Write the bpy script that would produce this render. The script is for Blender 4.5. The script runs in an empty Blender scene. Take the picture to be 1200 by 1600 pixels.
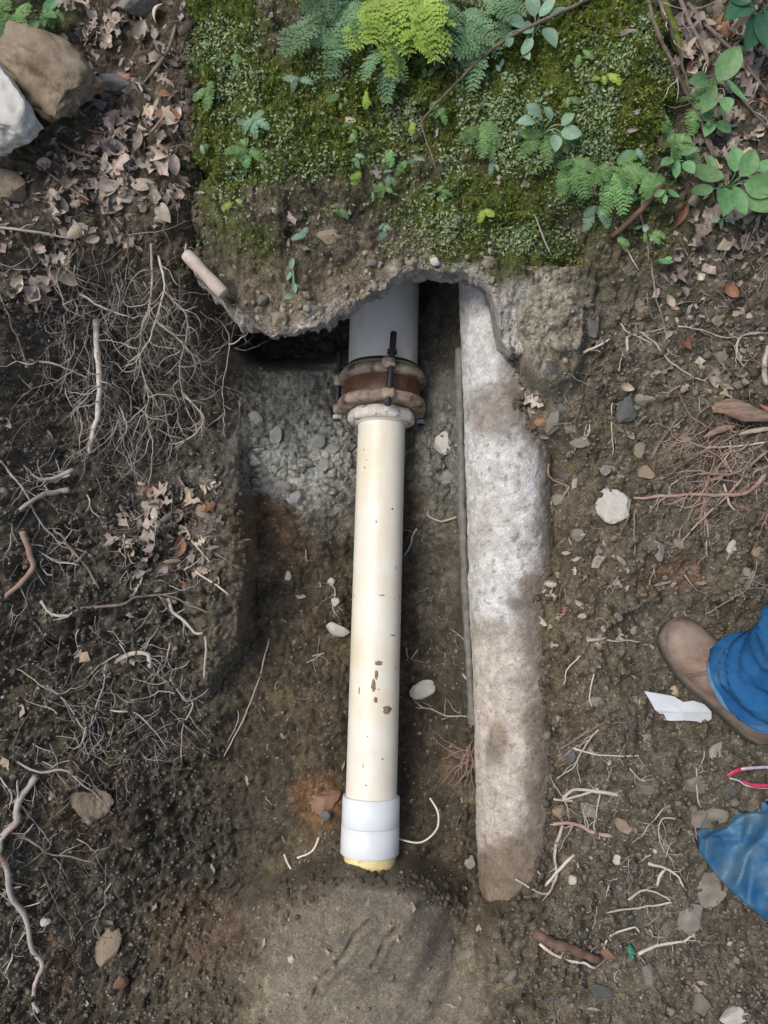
import bpy, bmesh, math, random
import numpy as np
from mathutils import Vector, Matrix

# ------------------------------------------------------------------ camera, light, exposure
PHI = math.radians(30.0)      # the camera looks down, 30 degrees off the plumb line
D = 1.5                       # metres from the lens to the slope
F = 1178.0                    # focal length in photo pixels (photo 1200 px wide)
CP, SP = math.cos(PHI), math.sin(PHI)
sc = bpy.context.scene
col = sc.collection
RX = Matrix.Rotation(PHI, 4, 'X')
cam_d = bpy.data.cameras.new('camera')
cam = bpy.data.objects.new('camera', cam_d)
col.objects.link(cam)
cam.matrix_world = RX @ Matrix.Translation((0, 0, D))
cam_d.sensor_fit = 'HORIZONTAL'
cam_d.sensor_width = 36
cam_d.lens = 36 * F / 1200
cam_d.clip_start = 0.02
cam_d.clip_end = 400
sc.camera = cam

SUN_EL, SUN_AZ = math.radians(60), math.radians(-112)
w = bpy.data.worlds.new('World')
sc.world = w
w.use_nodes = True
nt = w.node_tree
sky = nt.nodes.new('ShaderNodeTexSky')
sky.sky_type = 'NISHITA'
sky.sun_disc = False
sky.sun_elevation = SUN_EL
sky.sun_rotation = SUN_AZ
sky.air_density = 1.0
sky.dust_density = 4.0
sky.ozone_density = 1.0
nt.links.new(sky.outputs[0], nt.nodes['Background'].inputs[0])
nt.nodes['Background'].inputs[1].default_value = 0.10
sun_d = bpy.data.lights.new('sun', 'SUN')
sun_d.energy = 1.35
sun_d.angle = math.radians(28)
sun_d.color = (1.0, 0.95, 0.86)
sun = bpy.data.objects.new('sun', sun_d)
col.objects.link(sun)
# direction TO the sun, same as the sky's (rotation measured from +Y towards +X)
sdir = Vector((math.sin(SUN_AZ) * math.cos(SUN_EL), math.cos(SUN_AZ) * math.cos(SUN_EL), math.sin(SUN_EL)))
sun.rotation_euler = sdir.to_track_quat('Z', 'Y').to_euler()
sc.view_settings.view_transform = 'Standard'
sc.view_settings.look = 'None'
sc.view_settings.gamma = 1
sc.view_settings.use_curve_mapping = False
sc.view_settings.exposure = 0.42

rnd = random.Random(7)
RS = np.random.RandomState(11)

# ------------------------------------------------------------------ frames
def wld(p):
    """slope frame (u right, v up the slope, w off the slope) -> world"""
    p = np.asarray(p, float)
    u, v, ww = p[..., 0], p[..., 1], p[..., 2]
    return np.stack([u, v * CP - ww * SP, v * SP + ww * CP], -1)

def loc(px, py, ww):
    px, py, ww = np.broadcast_arrays(np.asarray(px, float), np.asarray(py, float), np.asarray(ww, float))
    k = (D - ww) / F
    return np.stack([(px - 600) * k, (800 - py) * k, ww], -1)

UP = np.array([0, SP, CP])    # world up in the slope frame

def smooth(x, a, b):
    t = np.clip((x - a) / (b - a), 0, 1)
    return t * t * (3 - 2 * t)

# ------------------------------------------------------------------ noise
def _h(ix, iy, seed, iz=None):
    with np.errstate(over='ignore'):
        h = ix.astype(np.uint32) * np.uint32(374761393) + iy.astype(np.uint32) * np.uint32(668265263) + np.uint32(seed * 2246822519 & 0xffffffff)
        if iz is not None:
            h = h + iz.astype(np.uint32) * np.uint32(3266489917)
        h = (h ^ (h >> np.uint32(13))) * np.uint32(1274126177)
        h = (h ^ (h >> np.uint32(15))) * np.uint32(2654435761)
        h = h ^ (h >> np.uint32(16))
    return h.astype(np.float64) / 4294967295.0

def vn(x, y, seed=0):
    xf, yf = np.floor(x), np.floor(y)
    ix, iy = xf.astype(np.int64), yf.astype(np.int64)
    fx, fy = x - xf, y - yf
    fx = fx * fx * (3 - 2 * fx); fy = fy * fy * (3 - 2 * fy)
    a, b = _h(ix, iy, seed), _h(ix + 1, iy, seed)
    c, d = _h(ix, iy + 1, seed), _h(ix + 1, iy + 1, seed)
    return (a + (b - a) * fx) * (1 - fy) + (c + (d - c) * fx) * fy - 0.5

ZC = None      # when set, the noises below are cut out of a solid instead of a plane, so steep faces do not smear
def fbm(x, y, f, o=4, seed=0, g=0.5):
    if ZC is not None and np.shape(x) == ZC.shape:
        p = np.stack([np.ravel(x), np.ravel(y), ZC.ravel()], 1) * f; s, a, r = 0, 1.0, 0
        for i in range(o):
            s = s + a * vn3(p, seed + i * 17); r += a; a *= g; p = p[:, [1, 0, 2]] * 2.03 + 3.7
        return (2 * s / r).reshape(ZC.shape)
    x = np.asarray(x, float) * f; y = np.asarray(y, float) * f
    s, a, r = 0, 1.0, 0
    for i in range(o):
        s = s + a * vn(x, y, seed + i * 17); r += a
        x, y = (x * 0.8 - y * 0.6) * 2.03 + 3.7, (x * 0.6 + y * 0.8) * 2.03 + 1.3
        a *= g
    return 2 * s / r

def vn3(p, seed=0):
    p0 = np.floor(p); i = p0.astype(np.int64); f = p - p0; f = f * f * (3 - 2 * f)
    r = 0
    for dx in (0, 1):
        for dy in (0, 1):
            for dz in (0, 1):
                wt = (f[:, 0] if dx else 1 - f[:, 0]) * (f[:, 1] if dy else 1 - f[:, 1]) * (f[:, 2] if dz else 1 - f[:, 2])
                r = r + wt * _h(i[:, 0] + dx, i[:, 1] + dy, seed, i[:, 2] + dz)
    return r - 0.5

def fbm3(p, f, o=4, seed=0):
    s, a, r = 0, 1.0, 0
    p = np.asarray(p, float) * f
    for i in range(o):
        s = s + a * vn3(p, seed + 13 * i); r += a; a *= .5
        p = p * 2.07 + 5.1
    return 2 * s / r

def worley(x, y, f, seed=0, jit=0.9):
    x = np.asarray(x, float) * f; y = np.asarray(y, float) * f
    ix, iy = np.floor(x).astype(np.int64), np.floor(y).astype(np.int64)
    if ZC is not None and x.shape == ZC.shape:
        z = ZC * f; iz = np.floor(z).astype(np.int64); f1 = np.full(x.shape, 9.0); f2 = f1.copy(); idr = np.zeros(x.shape)
        for dx in (-1, 0, 1):
            for dy in (-1, 0, 1):
                for dz in (-1, 0, 1):
                    cx, cy, cz = ix + dx, iy + dy, iz + dz; hid = _h(cx, cy, seed + 9, cz); h2 = (hid * 977.13) % 1; h3 = (hid * 7919.7) % 1
                    d = np.sqrt((cx + .5 + (hid - .5) * jit - x) ** 2 + (cy + .5 + (h2 - .5) * jit - y) ** 2 + (cz + .5 + (h3 - .5) * jit - z) ** 2)
                    n = d < f1; f2 = np.where(n, f1, np.minimum(f2, d)); idr = np.where(n, hid, idr); f1 = np.where(n, d, f1)
        return f1, f2, idr
    f1 = np.full(x.shape, 9.0); f2 = np.full(x.shape, 9.0); idr = np.zeros(x.shape)
    for dx in (-1, 0, 1):
        for dy in (-1, 0, 1):
            cx, cy = ix + dx, iy + dy
            qx = cx + 0.5 + (_h(cx, cy, seed) - .5) * jit
            qy = cy + 0.5 + (_h(cx, cy, seed + 5) - .5) * jit
            d = np.hypot(qx - x, qy - y)
            hid = _h(cx, cy, seed + 9)
            n = d < f1
            f2 = np.where(n, f1, np.minimum(f2, d)); idr = np.where(n, hid, idr); f1 = np.where(n, d, f1)
    return f1, f2, idr

def blob(px, py, cx, cy, rx, ry, soft=.5, n=1.0, seed=3):
    d = np.hypot((px - cx) / rx, (py - cy) / ry) + n * .45 * fbm(px, py, .016, 3, seed)
    return 1 - smooth(d, 1 - soft * .5, 1 + soft * .5)

# ------------------------------------------------------------------ relief of the excavation (cm, every 100 px of photo)
MT = np.array([  # the slope with the block's top surface
 [2,0,-2,3,5,6,6,6,6,7,5,3,3], [2,0,-3,2,5,5,5,5,6,7,6,3,3], [2,0,-3,0,4,4,4,4,5,7,6,3,2],
 [1,-1,-3,-2,2,3,3,3,4,5,4,2,2], [-2,-6,-8,-4,1,2,2,2,3,3,2,1,1], [-4,-14,-20,-12,0,0,1,1,0,-1,-1,0,0],
 [-6,-20,-27,-27,-36,-43,-45,-32,-6,-4,-3,-1,0], [-6,-18,-26,-28,-35,-39,-42,-32,-10,-5,-4,-2,-1],
 [-4,-13,-17,-19,-33,-37,-40,-32,-12,-6,-4,-3,-1], [-4,-12,-15,-18,-32,-36,-38,-32,-12,-5,-3,-2,0],
 [-5,-12,-15,-19,-32,-34,-36,-31,-11,-4,-2,0,1], [-6,-12,-17,-25,-31,-32,-34,-30,-10,-4,-2,0,1],
 [-8,-14,-21,-29,-32,-31,-32,-28,-9,-4,-2,0,1], [-8,-16,-25,-30,-31,-30,-29,-25,-9,-4,-2,0,1],
 [-12,-20,-26,-27,-22,-13,-13,-16,-8,-4,-3,-1,0], [-14,-20,-24,-20,-12,-6,-6,-9,-6,-4,-3,-2,-1],
 [-15,-18,-19,-14,-8,-3,-3,-6,-5,-4,-3,-2,-1]], float) / 100
MG = MT.copy()
MG[11, 4:8] = [-.31, -.31, -.32, -.29]
MG[12, 4:8] = [-.29, -.26, -.27, -.25]
MG[13, 4:8] = [-.24, -.19, -.18, -.20]
MG[5, 4:8] = [-.40, -.46, -.48, -.36]
MG[4, 4:8] = [-.40, -.50, -.52, -.38]
MG[3, 4:8] = [-.30, -.50, -.52, -.36]
MG[:3, 4:9] -= .12
MT[6:, 3:9] = 0
MT[5, 3:9] = [0, .01, .01, .01, .01, 0]
GX = np.arange(-700, 1901, 10); GY = np.arange(-900, 2501, 10)

def raster(M):
    X, Y = np.meshgrid(GX, GY)
    cx = np.clip(X / 100, 0, 11.9999); cy = np.clip(Y / 100, 0, 15.9999)
    ix, iy = cx.astype(int), cy.astype(int); fx, fy = cx - ix, cy - iy
    R = (M[iy, ix] * (1 - fx) + M[iy, ix + 1] * fx) * (1 - fy) + (M[iy + 1, ix] * (1 - fx) + M[iy + 1, ix + 1] * fx) * fy
    for _ in range(3):
        for ax in (0, 1):
            R = sum(np.roll(R, k, ax) for k in range(-2, 3)) / 5
    return R

def interp(xs, pts):
    return np.interp(xs, [p[0] for p in pts], [p[1] for p in pts])

RT, RG = raster(MT), raster(MG)
X, Y = np.meshgrid(GX.astype(float), GY.astype(float))

# the two pipes' axes in the slope frame
CPA, CPB = loc(779, 430, -.175), loc(815, 1430, -.115)      # cement pipe
CR = .088
def cpipe_at_py(py):
    """pipe axis px and w for a photo row"""
    t = np.clip((np.asarray(py, float) - 430) / 1000, -1, 2)
    ww = -.175 + t * .06
    return 779 + 36 * t, ww
ax_px, ax_w = cpipe_at_py(Y)
xr = interp(Y, [(0, 790), (470, 790), (560, 797), (640, 800), (672, 806), (690, 838), (720, 850), (860, 852), (905, 838), (960, 815), (1000, 834), (1050, 836), (1090, 842), (1200, 852), (1300, 846), (1345, 838), (1385, 800), (1400, 745), (2500, 740)])
rpx = CR * F / (D - ax_w)
off = np.clip((xr - ax_px) / rpx, -1, .97)
surf = ax_w + CR * np.sqrt(1 - off ** 2)
def pipe_edit(R):
    right = X > xr
    wR = surf + .004 + (np.maximum(R, surf - .03) - surf) * smooth(X, xr, xr + 70) + (R - np.maximum(R, surf - .03)) * smooth(X, xr + 50, xr + 130)
    wL = surf - .14 * smooth(xr - X, 0, 30)
    wl2 = np.where(X < xr, np.maximum(R, -.36) * (1 - smooth(X, 705, 738)) + wL * smooth(X, 705, 738), wR)
    m = smooth(X, 690, 712) * (1 - smooth(X, 960, 1010)) * smooth(Y, 440, 500) * (1 - smooth(Y, 1385, 1440))
    return R * (1 - m) + wl2 * m
RG = pipe_edit(RG)
# the mound that swallows the two pipes at their lower ends
ys_ = 1343 + .0016 * (X - 577) ** 2 + 10 * fbm(X, Y, .02, 2, 66)
mh = -.018 - .12 * smooth(np.abs(X - 578), 50, 190) - .03 * smooth(Y, 1500, 1620) * 0
mk = smooth(Y, ys_ - 20, ys_ + 50) * (1 - smooth(np.abs(X - 585), 150, 260)) * (1 - smooth(Y, 1480, 1600))
RG = RG * (1 - mk) + np.maximum(RG, mh) * mk
mk = smooth(Y, 1388, 1410) * smooth(X, 730, 770) * (1 - smooth(X, 880, 930)) * (1 - smooth(Y, 1470, 1600))
RG = RG * (1 - mk) + np.maximum(RG, -.018) * mk
mk = blob(X, Y, 462, 520, 95, 55, .4, .3, 67) * (1 - smooth(Y, 555, 592))
RG = RG - .22 * mk
mk = blob(X, Y, 862, 520, 62, 85, .5, .6, 68)
RG = RG * (1 - mk) + np.maximum(RG, .028) * mk
# sharp left side of the trench
xe = interp(Y, [(600, 400), (700, 372), (760, 380), (870, 392), (930, 384), (1010, 374), (1060, 340), (1120, 318), (1200, 262), (1330, 235)])
wl = np.interp(Y[:, 0], np.arange(0, 1601, 100), (MG[:, 3] + MG[:, 2]) / 2 * .0 + MG[:, 3])[:, None]
wr = np.interp(Y[:, 0], np.arange(0, 1601, 100), MG[:, 4])[:, None]
m = smooth(Y, 660, 720) * (1 - smooth(Y, 1040, 1120)) * smooth(X, 290, 330) * (1 - smooth(X, 420, 450))
st = smooth(X, xe - 9, xe + 14)
RG = RG * (1 - m) + (wl + .02 + (wr - wl - .02) * st) * m
# a small bench at the foot of the trench wall
m = smooth(Y, 690, 740) * (1 - smooth(Y, 1020, 1060)) * smooth(X, 388, 398) * (1 - smooth(X, 425, 450))
RG = RG + .02 * m * fbm(X, Y, .02, 3, 5)

def samp(R, px, py):
    cx = np.clip((px - GX[0]) / 10, 0, len(GX) - 1.001); cy = np.clip((py - GY[0]) / 10, 0, len(GY) - 1.001)
    ix, iy = cx.astype(int), cy.astype(int); fx, fy = cx - ix, cy - iy
    return (R[iy, ix] * (1 - fx) + R[iy, ix + 1] * fx) * (1 - fy) + (R[iy + 1, ix] * (1 - fx) + R[iy + 1, ix + 1] * fx) * fy

def relief(R, u, v):
    ww = np.zeros_like(u) - .1
    for _ in range(14):
        px = 600 + u * F / (D - ww); py = 800 - v * F / (D - ww)
        ww = ww * .45 + samp(R, px, py) * .55
    return ww, 600 + u * F / (D - ww), 800 - v * F / (D - ww)

# ------------------------------------------------------------------ soil: colours and relief
def rgb(*c): return np.array(c, float)
def mixc(c, m, k): return c * (1 - m[..., None]) + np.asarray(k)[None] * m[..., None]

def soil_colour(px, py, u, v):
    n1 = fbm(u, v, 5, 4, 21); n2 = fbm(u, v, 22, 4, 22); n3 = fbm(u, v, 90, 3, 23) * (SLF if ZC is not None else 1)
    c = np.ones(px.shape + (3,)) * rgb(.118, .095, .070)
    c = mixc(c, smooth(n1, -.1, .5) * .6, rgb(.070, .064, .054))
    c = mixc(c, smooth(n2, .1, .5) * .55, rgb(.175, .138, .096))
    # right bank: greyer, drier, stony
    c = mixc(c, smooth(px, 830, 930) * .55, rgb(.142, .127, .102))
    c = mixc(c, blob(px, py, 880, 900, 90, 260, 1) * .45, rgb(.19, .145, .10))
    # floor of the trench: damp soil, its colour darkened to paint in trench shadow
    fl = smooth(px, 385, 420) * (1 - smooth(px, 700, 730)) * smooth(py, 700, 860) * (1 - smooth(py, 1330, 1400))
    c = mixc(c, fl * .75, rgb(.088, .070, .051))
    c = mixc(c, fl * smooth(fbm(u, v, 12, 3, 31), .05, .5) * .7, rgb(.155, .115, .075))
    # slurry grey in and below the cavity
    g = blob(px, py, 520, 630, 190, 160, 1.3, 1.8, 8)
    c = mixc(c, g * .85, rgb(.185, .19, .188))
    g2 = blob(px, py, 480, 720, 90, 60, .6, 1.3, 9)
    c = mixc(c, g2 * .9, rgb(.36, .36, .35))
    c = mixc(c, blob(px, py, 690, 680, 45, 110, .6, 1.3, 10) * .8, rgb(.24, .235, .225))
    c = mixc(c, blob(px, py, 680, 900, 40, 160, .8, 1.0, 12) * .6, rgb(.16, .145, .125))
    c = mixc(c, blob(px, py, 300, 1290, 130, 150, 1, .8, 77) * .6, rgb(.055, .048, .040)); c = mixc(c, blob(px, py, 665, 1120, 50, 260, 1, .6, 78) * .5, rgb(.060, .050, .040))  # lower left and strip right of the pipe: trench shade painted into the soil
    # clay and rust
    for cx, cy, rx, ry, a in ((505, 1245, 45, 42, .9), (140, 1250, 60, 70, .55), (372, 940, 14, 90, .5), (1045, 905, 55, 30, .6), (420, 830, 60, 70, .4), (95, 1500, 30, 60, .5), (300, 1450, 60, 60, .35), (560, 850, 160, 40, .0)):
        c = mixc(c, blob(px, py, cx, cy, rx, ry, .7, 1.2, int(cx)) * a, rgb(.19, .105, .060))
    # ledge and the lower left
    c = mixc(c, blob(px, py, 340, 960, 50, 130, .6, .6, 14) * .55, rgb(.165, .148, .120))
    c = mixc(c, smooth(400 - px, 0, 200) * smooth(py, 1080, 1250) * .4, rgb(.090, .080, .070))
    c = mixc(c, smooth(330 - px, 0, 60) * smooth(py, 380, 460) * (1 - smooth(py, 1000, 1200)) * .5, rgb(.078, .072, .066))
    # the mound over the lower pipe: damp smoothed mortar-like clay
    md = blob(px, py, 575, 1560, 150, 200, .5, .7, 15)
    c = mixc(c, md * .8, rgb(.185, .158, .132)); sm_ = md
    c = mixc(c, smooth(py, 1400, 1560) * (1 - smooth(px, 1000, 1150)) * smooth(px, 250, 400) * .35, rgb(.20, .17, .135))
    # dry top soil under the moss
    c = mixc(c, (1 - smooth(py, 330, 460)) * .4 * smooth(px, 260, 320), rgb(.12, .108, .082))
    # pale cemented soil by the break
    c = mixc(c, blob(px, py, 840, 500, 80, 85, .8, 1.3, 16) * .95, rgb(.36, .33, .28))
    c = mixc(c, blob(px, py, 850, 640, 55, 60, .8, 1.3, 18) * .35, rgb(.26, .23, .19))
    c = c * (1 + (.65 * n3 + .42 * n2 + .25 * n1)[..., None] * (1 - .6 * md)[..., None])
    # scattered pale grit
    f1, f2, r = worley(u, v, 160, 40)
    c = mixc(c, (r > .955) * smooth(.42 - f1, 0, .1) * .75, rgb(.36, .34, .31))
    f1, f2, r2 = worley(u, v, 70, 41)
    c = c * (1 + .55 * (r2 - .5) * (1 - .8 * md))[..., None]
    return np.clip(c * rgb(.98, 1.0, .92), .01, .8)

def soil_detail(px, py, u, v):
    md = blob(px, py, 585, 1530, 185, 160, .4, .4, 15)
    tr = smooth(px, 395, 430) * (1 - smooth(px, 690, 720)) * smooth(py, 540, 620) * (1 - smooth(py, 1330, 1400))
    left = (1 - smooth(px, 330, 400)) * smooth(py, 330, 420)
    rough = (1 + .8 * left - .22 * tr) * (1 - .88 * md)
    if ZC is not None: rough = rough * SLF
    wu, wv = u + .012 * fbm(u, v, 18, 2, 71), v + .012 * fbm(u, v, 18, 2, 72)
    d = .030 * fbm(u, v, 5, 3, 50) * (1 - .7 * md) + .021 * fbm(u, v, 18, 4, 51) * rough + .004 * md * fbm(u, v, 14, 3, 58)
    a1, b1, r1 = worley(wu, wv, 22, 52)
    d += .022 * rough * (r1 - .35) * smooth(b1 - a1, .02, .35)
    a2, b2, r2 = worley(wu, wv, 55, 53)
    d += .0125 * rough * r2 * smooth(b2 - a2, .0, .45)
    a3, b3, r3 = worley(wu, wv, 120, 54)
    d += .0034 * rough * r3 * smooth(b3 - a3, .0, .5) * (r3 > .3)
    d += .0030 * fbm(u, v, 130, 3, 55) * (1 - .8 * md) * (SLF if ZC is not None else 1)
    # horizontal ledges of the slaty soil on the left bank
    d += .012 * left * (np.abs(((v * 22 + 2.2 * fbm(u, v, 6, 3, 56)) % 1) - .5) * 2 - .5)
    # flaky slurry crust
    fk = blob(px, py, 485, 715, 95, 65, .6, 1.3, 9) + blob(px, py, 690, 700, 32, 90, .6, 1, 10)
    a4, b4, r4 = worley(wu, wv, 38, 57)
    d += .022 * np.clip(fk, 0, 1) * r4 * smooth(b4 - a4, .02, .12)
    # drawn finger marks and cracks on the mound
    for (x0, y0, x1, y1, s) in ((578, 1440, 528, 1500, 7), (618, 1452, 582, 1505, 7), (515, 1520, 480, 1572, 8), (700, 1470, 640, 1600, 0), (470, 1470, 520, 1480, 4)):
        dx, dy = x1 - x0, y1 - y0; L2 = dx * dx + dy * dy
        t = np.clip(((px - x0) * dx + (py - y0) * dy) / L2, 0, 1)
        dd = np.hypot(px - x0 - t * dx, py - y0 - t * dy + 6 * np.sin(t * 5))
        d -= .0016 * s * np.exp(-(dd / 3.2) ** 2)
        d += .0005 * s * np.exp(-((dd - 9) / 5) ** 2)
    d += md * .004 * np.sin(((px - 640) * .9 + (py - 1500) * .45) * .14) * smooth(px, 610, 660) * (1 - smooth(px, 700, 740))
    return d

def outer(u, v, ww):
    """away from the frame the hillside goes on and levels out"""
    k = smooth(np.maximum(np.abs(u) - 1.6, np.abs(v) - 1.8), 0, 3)
    n = .12 * fbm(u, v, .5, 4, 91)
    far = n - np.maximum(v - 9, 0) * math.tan(PHI) - np.minimum(v + 3, 0) * math.tan(PHI)
    return ww * (1 - k) + far * k

def axis(a, n, hi, g=1.16):
    step = 2 * a / n
    core = list(np.linspace(-a, a, n + 1)); ext = []; x, s = a, step
    while x < hi:
        s *= g; x += s; ext.append(x)
    return np.array([-e for e in ext[::-1]] + core + ext)

us = axis(.96, 640, 45); vs = axis(1.28, 860, 45)
U, V = np.meshgrid(us, vs)
WG, PX, PY = relief(RG, U, V)
far_mask = smooth(np.maximum(np.abs(U) - 1.2, np.abs(V) - 1.5), 0, .4)
gv, gu = np.gradient(WG, vs, us); SLF = 1 / (1 + .8 * (gu ** 2 + gv ** 2))
ZC = WG.copy()
WG = WG + soil_detail(PX, PY, U, V) * (1 - far_mask * .5)
ZC = None
WG = outer(U, V, WG)

def grid_mesh(name, P, C=None, mat=None, extra=None):
    """P (rows, cols, 3) in the slope frame"""
    r, c = P.shape[:2]
    me = bpy.data.meshes.new(name)
    me.vertices.add(r * c); me.vertices.foreach_set('co', wld(P).reshape(-1))
    idx = np.arange(r * c).reshape(r, c)
    q = np.stack([idx[:-1, :-1], idx[:-1, 1:], idx[1:, 1:], idx[1:, :-1]], -1).reshape(-1, 4)
    me.loops.add(q.size); me.loops.foreach_set('vertex_index', q.reshape(-1).astype(np.int32))
    me.polygons.add(len(q)); me.polygons.foreach_set('loop_start', np.arange(0, q.size, 4, dtype=np.int32))
    me.polygons.foreach_set('use_smooth', np.ones(len(q), bool))
    me.update(calc_edges=True)
    if C is not None:
        at = me.attributes.new('Col', 'FLOAT_COLOR', 'POINT')
        cc = np.concatenate([C.reshape(-1, 3), (np.ones((r * c, 1)) if extra is None else extra.reshape(-1, 1))], 1)
        at.data.foreach_set('color', cc.reshape(-1).astype(np.float32))
    if mat: me.materials.append(mat)
    return me

# ------------------------------------------------------------------ materials
def newmat(name, rough=.8, spec=.3):
    m = bpy.data.materials.new(name); m.use_nodes = True
    b = m.node_tree.nodes['Principled BSDF']
    b.inputs['Roughness'].default_value = rough
    b.inputs['Specular IOR Level'].default_value = spec
    return m, m.node_tree, b

def N(t, kind, **kw):
    n = t.nodes.new(kind)
    for k, v in kw.items():
        if k in n.inputs: n.inputs[k].default_value = v
        else: setattr(n, k, v)
    return n

def mat_noise(name, c1, c2, scale=20, rough=.8, bump=.3, bscale=120, c3=None, s3=6, t3=(.55, .65), spec=.3, dist=.002, rand=0, hue=0, coord='Object', stretch=None, translucent=0, detail=6):
    m, t, b = newmat(name, rough, spec)
    L = t.links.new
    tc = N(t, 'ShaderNodeTexCoord'); co = tc.outputs[coord]
    if stretch:
        mp = N(t, 'ShaderNodeMapping'); mp.inputs['Scale'].default_value = stretch; L(co, mp.inputs[0]); co = mp.outputs[0]
    n = N(t, 'ShaderNodeTexNoise', Scale=scale, Detail=detail, Roughness=.6); L(co, n.inputs['Vector'])
    cr = N(t, 'ShaderNodeValToRGB'); cr.color_ramp.elements[0].position = .32; cr.color_ramp.elements[1].position = .68
    cr.color_ramp.elements[0].color = (*c1, 1); cr.color_ramp.elements[1].color = (*c2, 1)
    L(n.outputs[0], cr.inputs[0]); out = cr.outputs[0]
    if c3 is not None:
        n3 = N(t, 'ShaderNodeTexNoise', Scale=s3, Detail=8, Roughness=.65); L(co, n3.inputs['Vector'])
        mr = N(t, 'ShaderNodeMapRange'); mr.inputs[1].default_value, mr.inputs[2].default_value = t3; L(n3.outputs[0], mr.inputs[0])
        mx = N(t, 'ShaderNodeMix', data_type='RGBA'); L(mr.outputs[0], mx.inputs[0]); L(out, mx.inputs[6]); mx.inputs[7].default_value = (*c3, 1); out = mx.outputs[2]
    if rand or hue:
        oi = N(t, 'ShaderNodeObjectInfo'); hs = N(t, 'ShaderNodeHueSaturation')
        a = N(t, 'ShaderNodeMapRange'); a.inputs[3].default_value = 1 - rand; a.inputs[4].default_value = 1 + rand; L(oi.outputs['Random'], a.inputs[0]); L(a.outputs[0], hs.inputs['Value'])
        h = N(t, 'ShaderNodeMath', operation='MULTIPLY'); L(oi.outputs['Random'], h.inputs[0]); h.inputs[1].default_value = 7.13
        fr = N(t, 'ShaderNodeMath', operation='FRACT'); L(h.outputs[0], fr.inputs[0])
        hr = N(t, 'ShaderNodeMapRange'); hr.inputs[3].default_value = .5 - hue; hr.inputs[4].default_value = .5 + hue; L(fr.outputs[0], hr.inputs[0]); L(hr.outputs[0], hs.inputs['Hue'])
        L(out, hs.inputs['Color']); out = hs.outputs[0]
    L(out, b.inputs['Base Color'])
    if bump:
        nb = N(t, 'ShaderNodeTexNoise', Scale=bscale, Detail=6, Roughness=.65); L(co, nb.inputs['Vector'])
        bp = N(t, 'ShaderNodeBump', Strength=bump, Distance=dist); L(nb.outputs[0], bp.inputs['Height']); L(bp.outputs[0], b.inputs['Normal'])
    if translucent:
        tr = N(t, 'ShaderNodeBsdfTranslucent'); L(out, tr.inputs[0]); ms = N(t, 'ShaderNodeMixShader'); ms.inputs[0].default_value = translucent
        L(b.outputs[0], ms.inputs[1]); L(tr.outputs[0], ms.inputs[2]); L(ms.outputs[0], t.nodes['Material Output'].inputs[0])
    return m

def soil_mat(name, grain=1.0, rough=.88, con=.7):
    m, t, b = newmat(name, rough, .25)
    L = t.links.new
    at = N(t, 'ShaderNodeAttribute', attribute_name='Col'); tc = N(t, 'ShaderNodeTexCoord')
    n = N(t, 'ShaderNodeTexNoise', Scale=230, Detail=8, Roughness=.75); L(tc.outputs['Object'], n.inputs[0])
    n2 = N(t, 'ShaderNodeTexNoise', Scale=45, Detail=6, Roughness=.7); L(tc.outputs['Object'], n2.inputs[0])
    mr = N(t, 'ShaderNodeMapRange'); mr.inputs[1].default_value = .3; mr.inputs[2].default_value = .7; mr.inputs[3].default_value = 1 - con; mr.inputs[4].default_value = 1 + con; L(n.outputs[0], mr.inputs[0])
    m2 = N(t, 'ShaderNodeMapRange'); m2.inputs[1].default_value = .3; m2.inputs[2].default_value = .7; m2.inputs[3].default_value = .75; m2.inputs[4].default_value = 1.25; L(n2.outputs[0], m2.inputs[0])
    mu = N(t, 'ShaderNodeMath', operation='MULTIPLY'); L(mr.outputs[0], mu.inputs[0]); L(m2.outputs[0], mu.inputs[1])
    hs = N(t, 'ShaderNodeHueSaturation'); L(at.outputs['Color'], hs.inputs['Color']); L(mu.outputs[0], hs.inputs['Value'])
    L(hs.outputs[0], b.inputs['Base Color'])
    vo = N(t, 'ShaderNodeTexVoronoi', Scale=260); L(tc.outputs['Object'], vo.inputs[0])
    ad = N(t, 'ShaderNodeMath', operation='MULTIPLY_ADD'); L(vo.outputs[0], ad.inputs[0]); ad.inputs[1].default_value = -.5; L(n.outputs[0], ad.inputs[2])
    bp = N(t, 'ShaderNodeBump', Strength=1.0 * grain, Distance=.0045); L(ad.outputs[0], bp.inputs['Height']); sa = N(t, 'ShaderNodeMath', operation='MULTIPLY'); L(at.outputs['Alpha'], sa.inputs[0]); sa.inputs[1].default_value = grain; L(sa.outputs[0], bp.inputs['Strength']); L(bp.outputs[0], b.inputs['Normal'])
    # damp patches
    n4 = N(t, 'ShaderNodeTexNoise', Scale=7, Detail=5); L(tc.outputs['Object'], n4.inputs[0])
    rr = N(t, 'ShaderNodeMapRange'); rr.inputs[1].default_value = .45; rr.inputs[2].default_value = .62; rr.inputs[3].default_value = rough; rr.inputs[4].default_value = .58; L(n4.outputs[0], rr.inputs[0]); L(rr.outputs[0], b.inputs['Roughness'])
    return m

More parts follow.
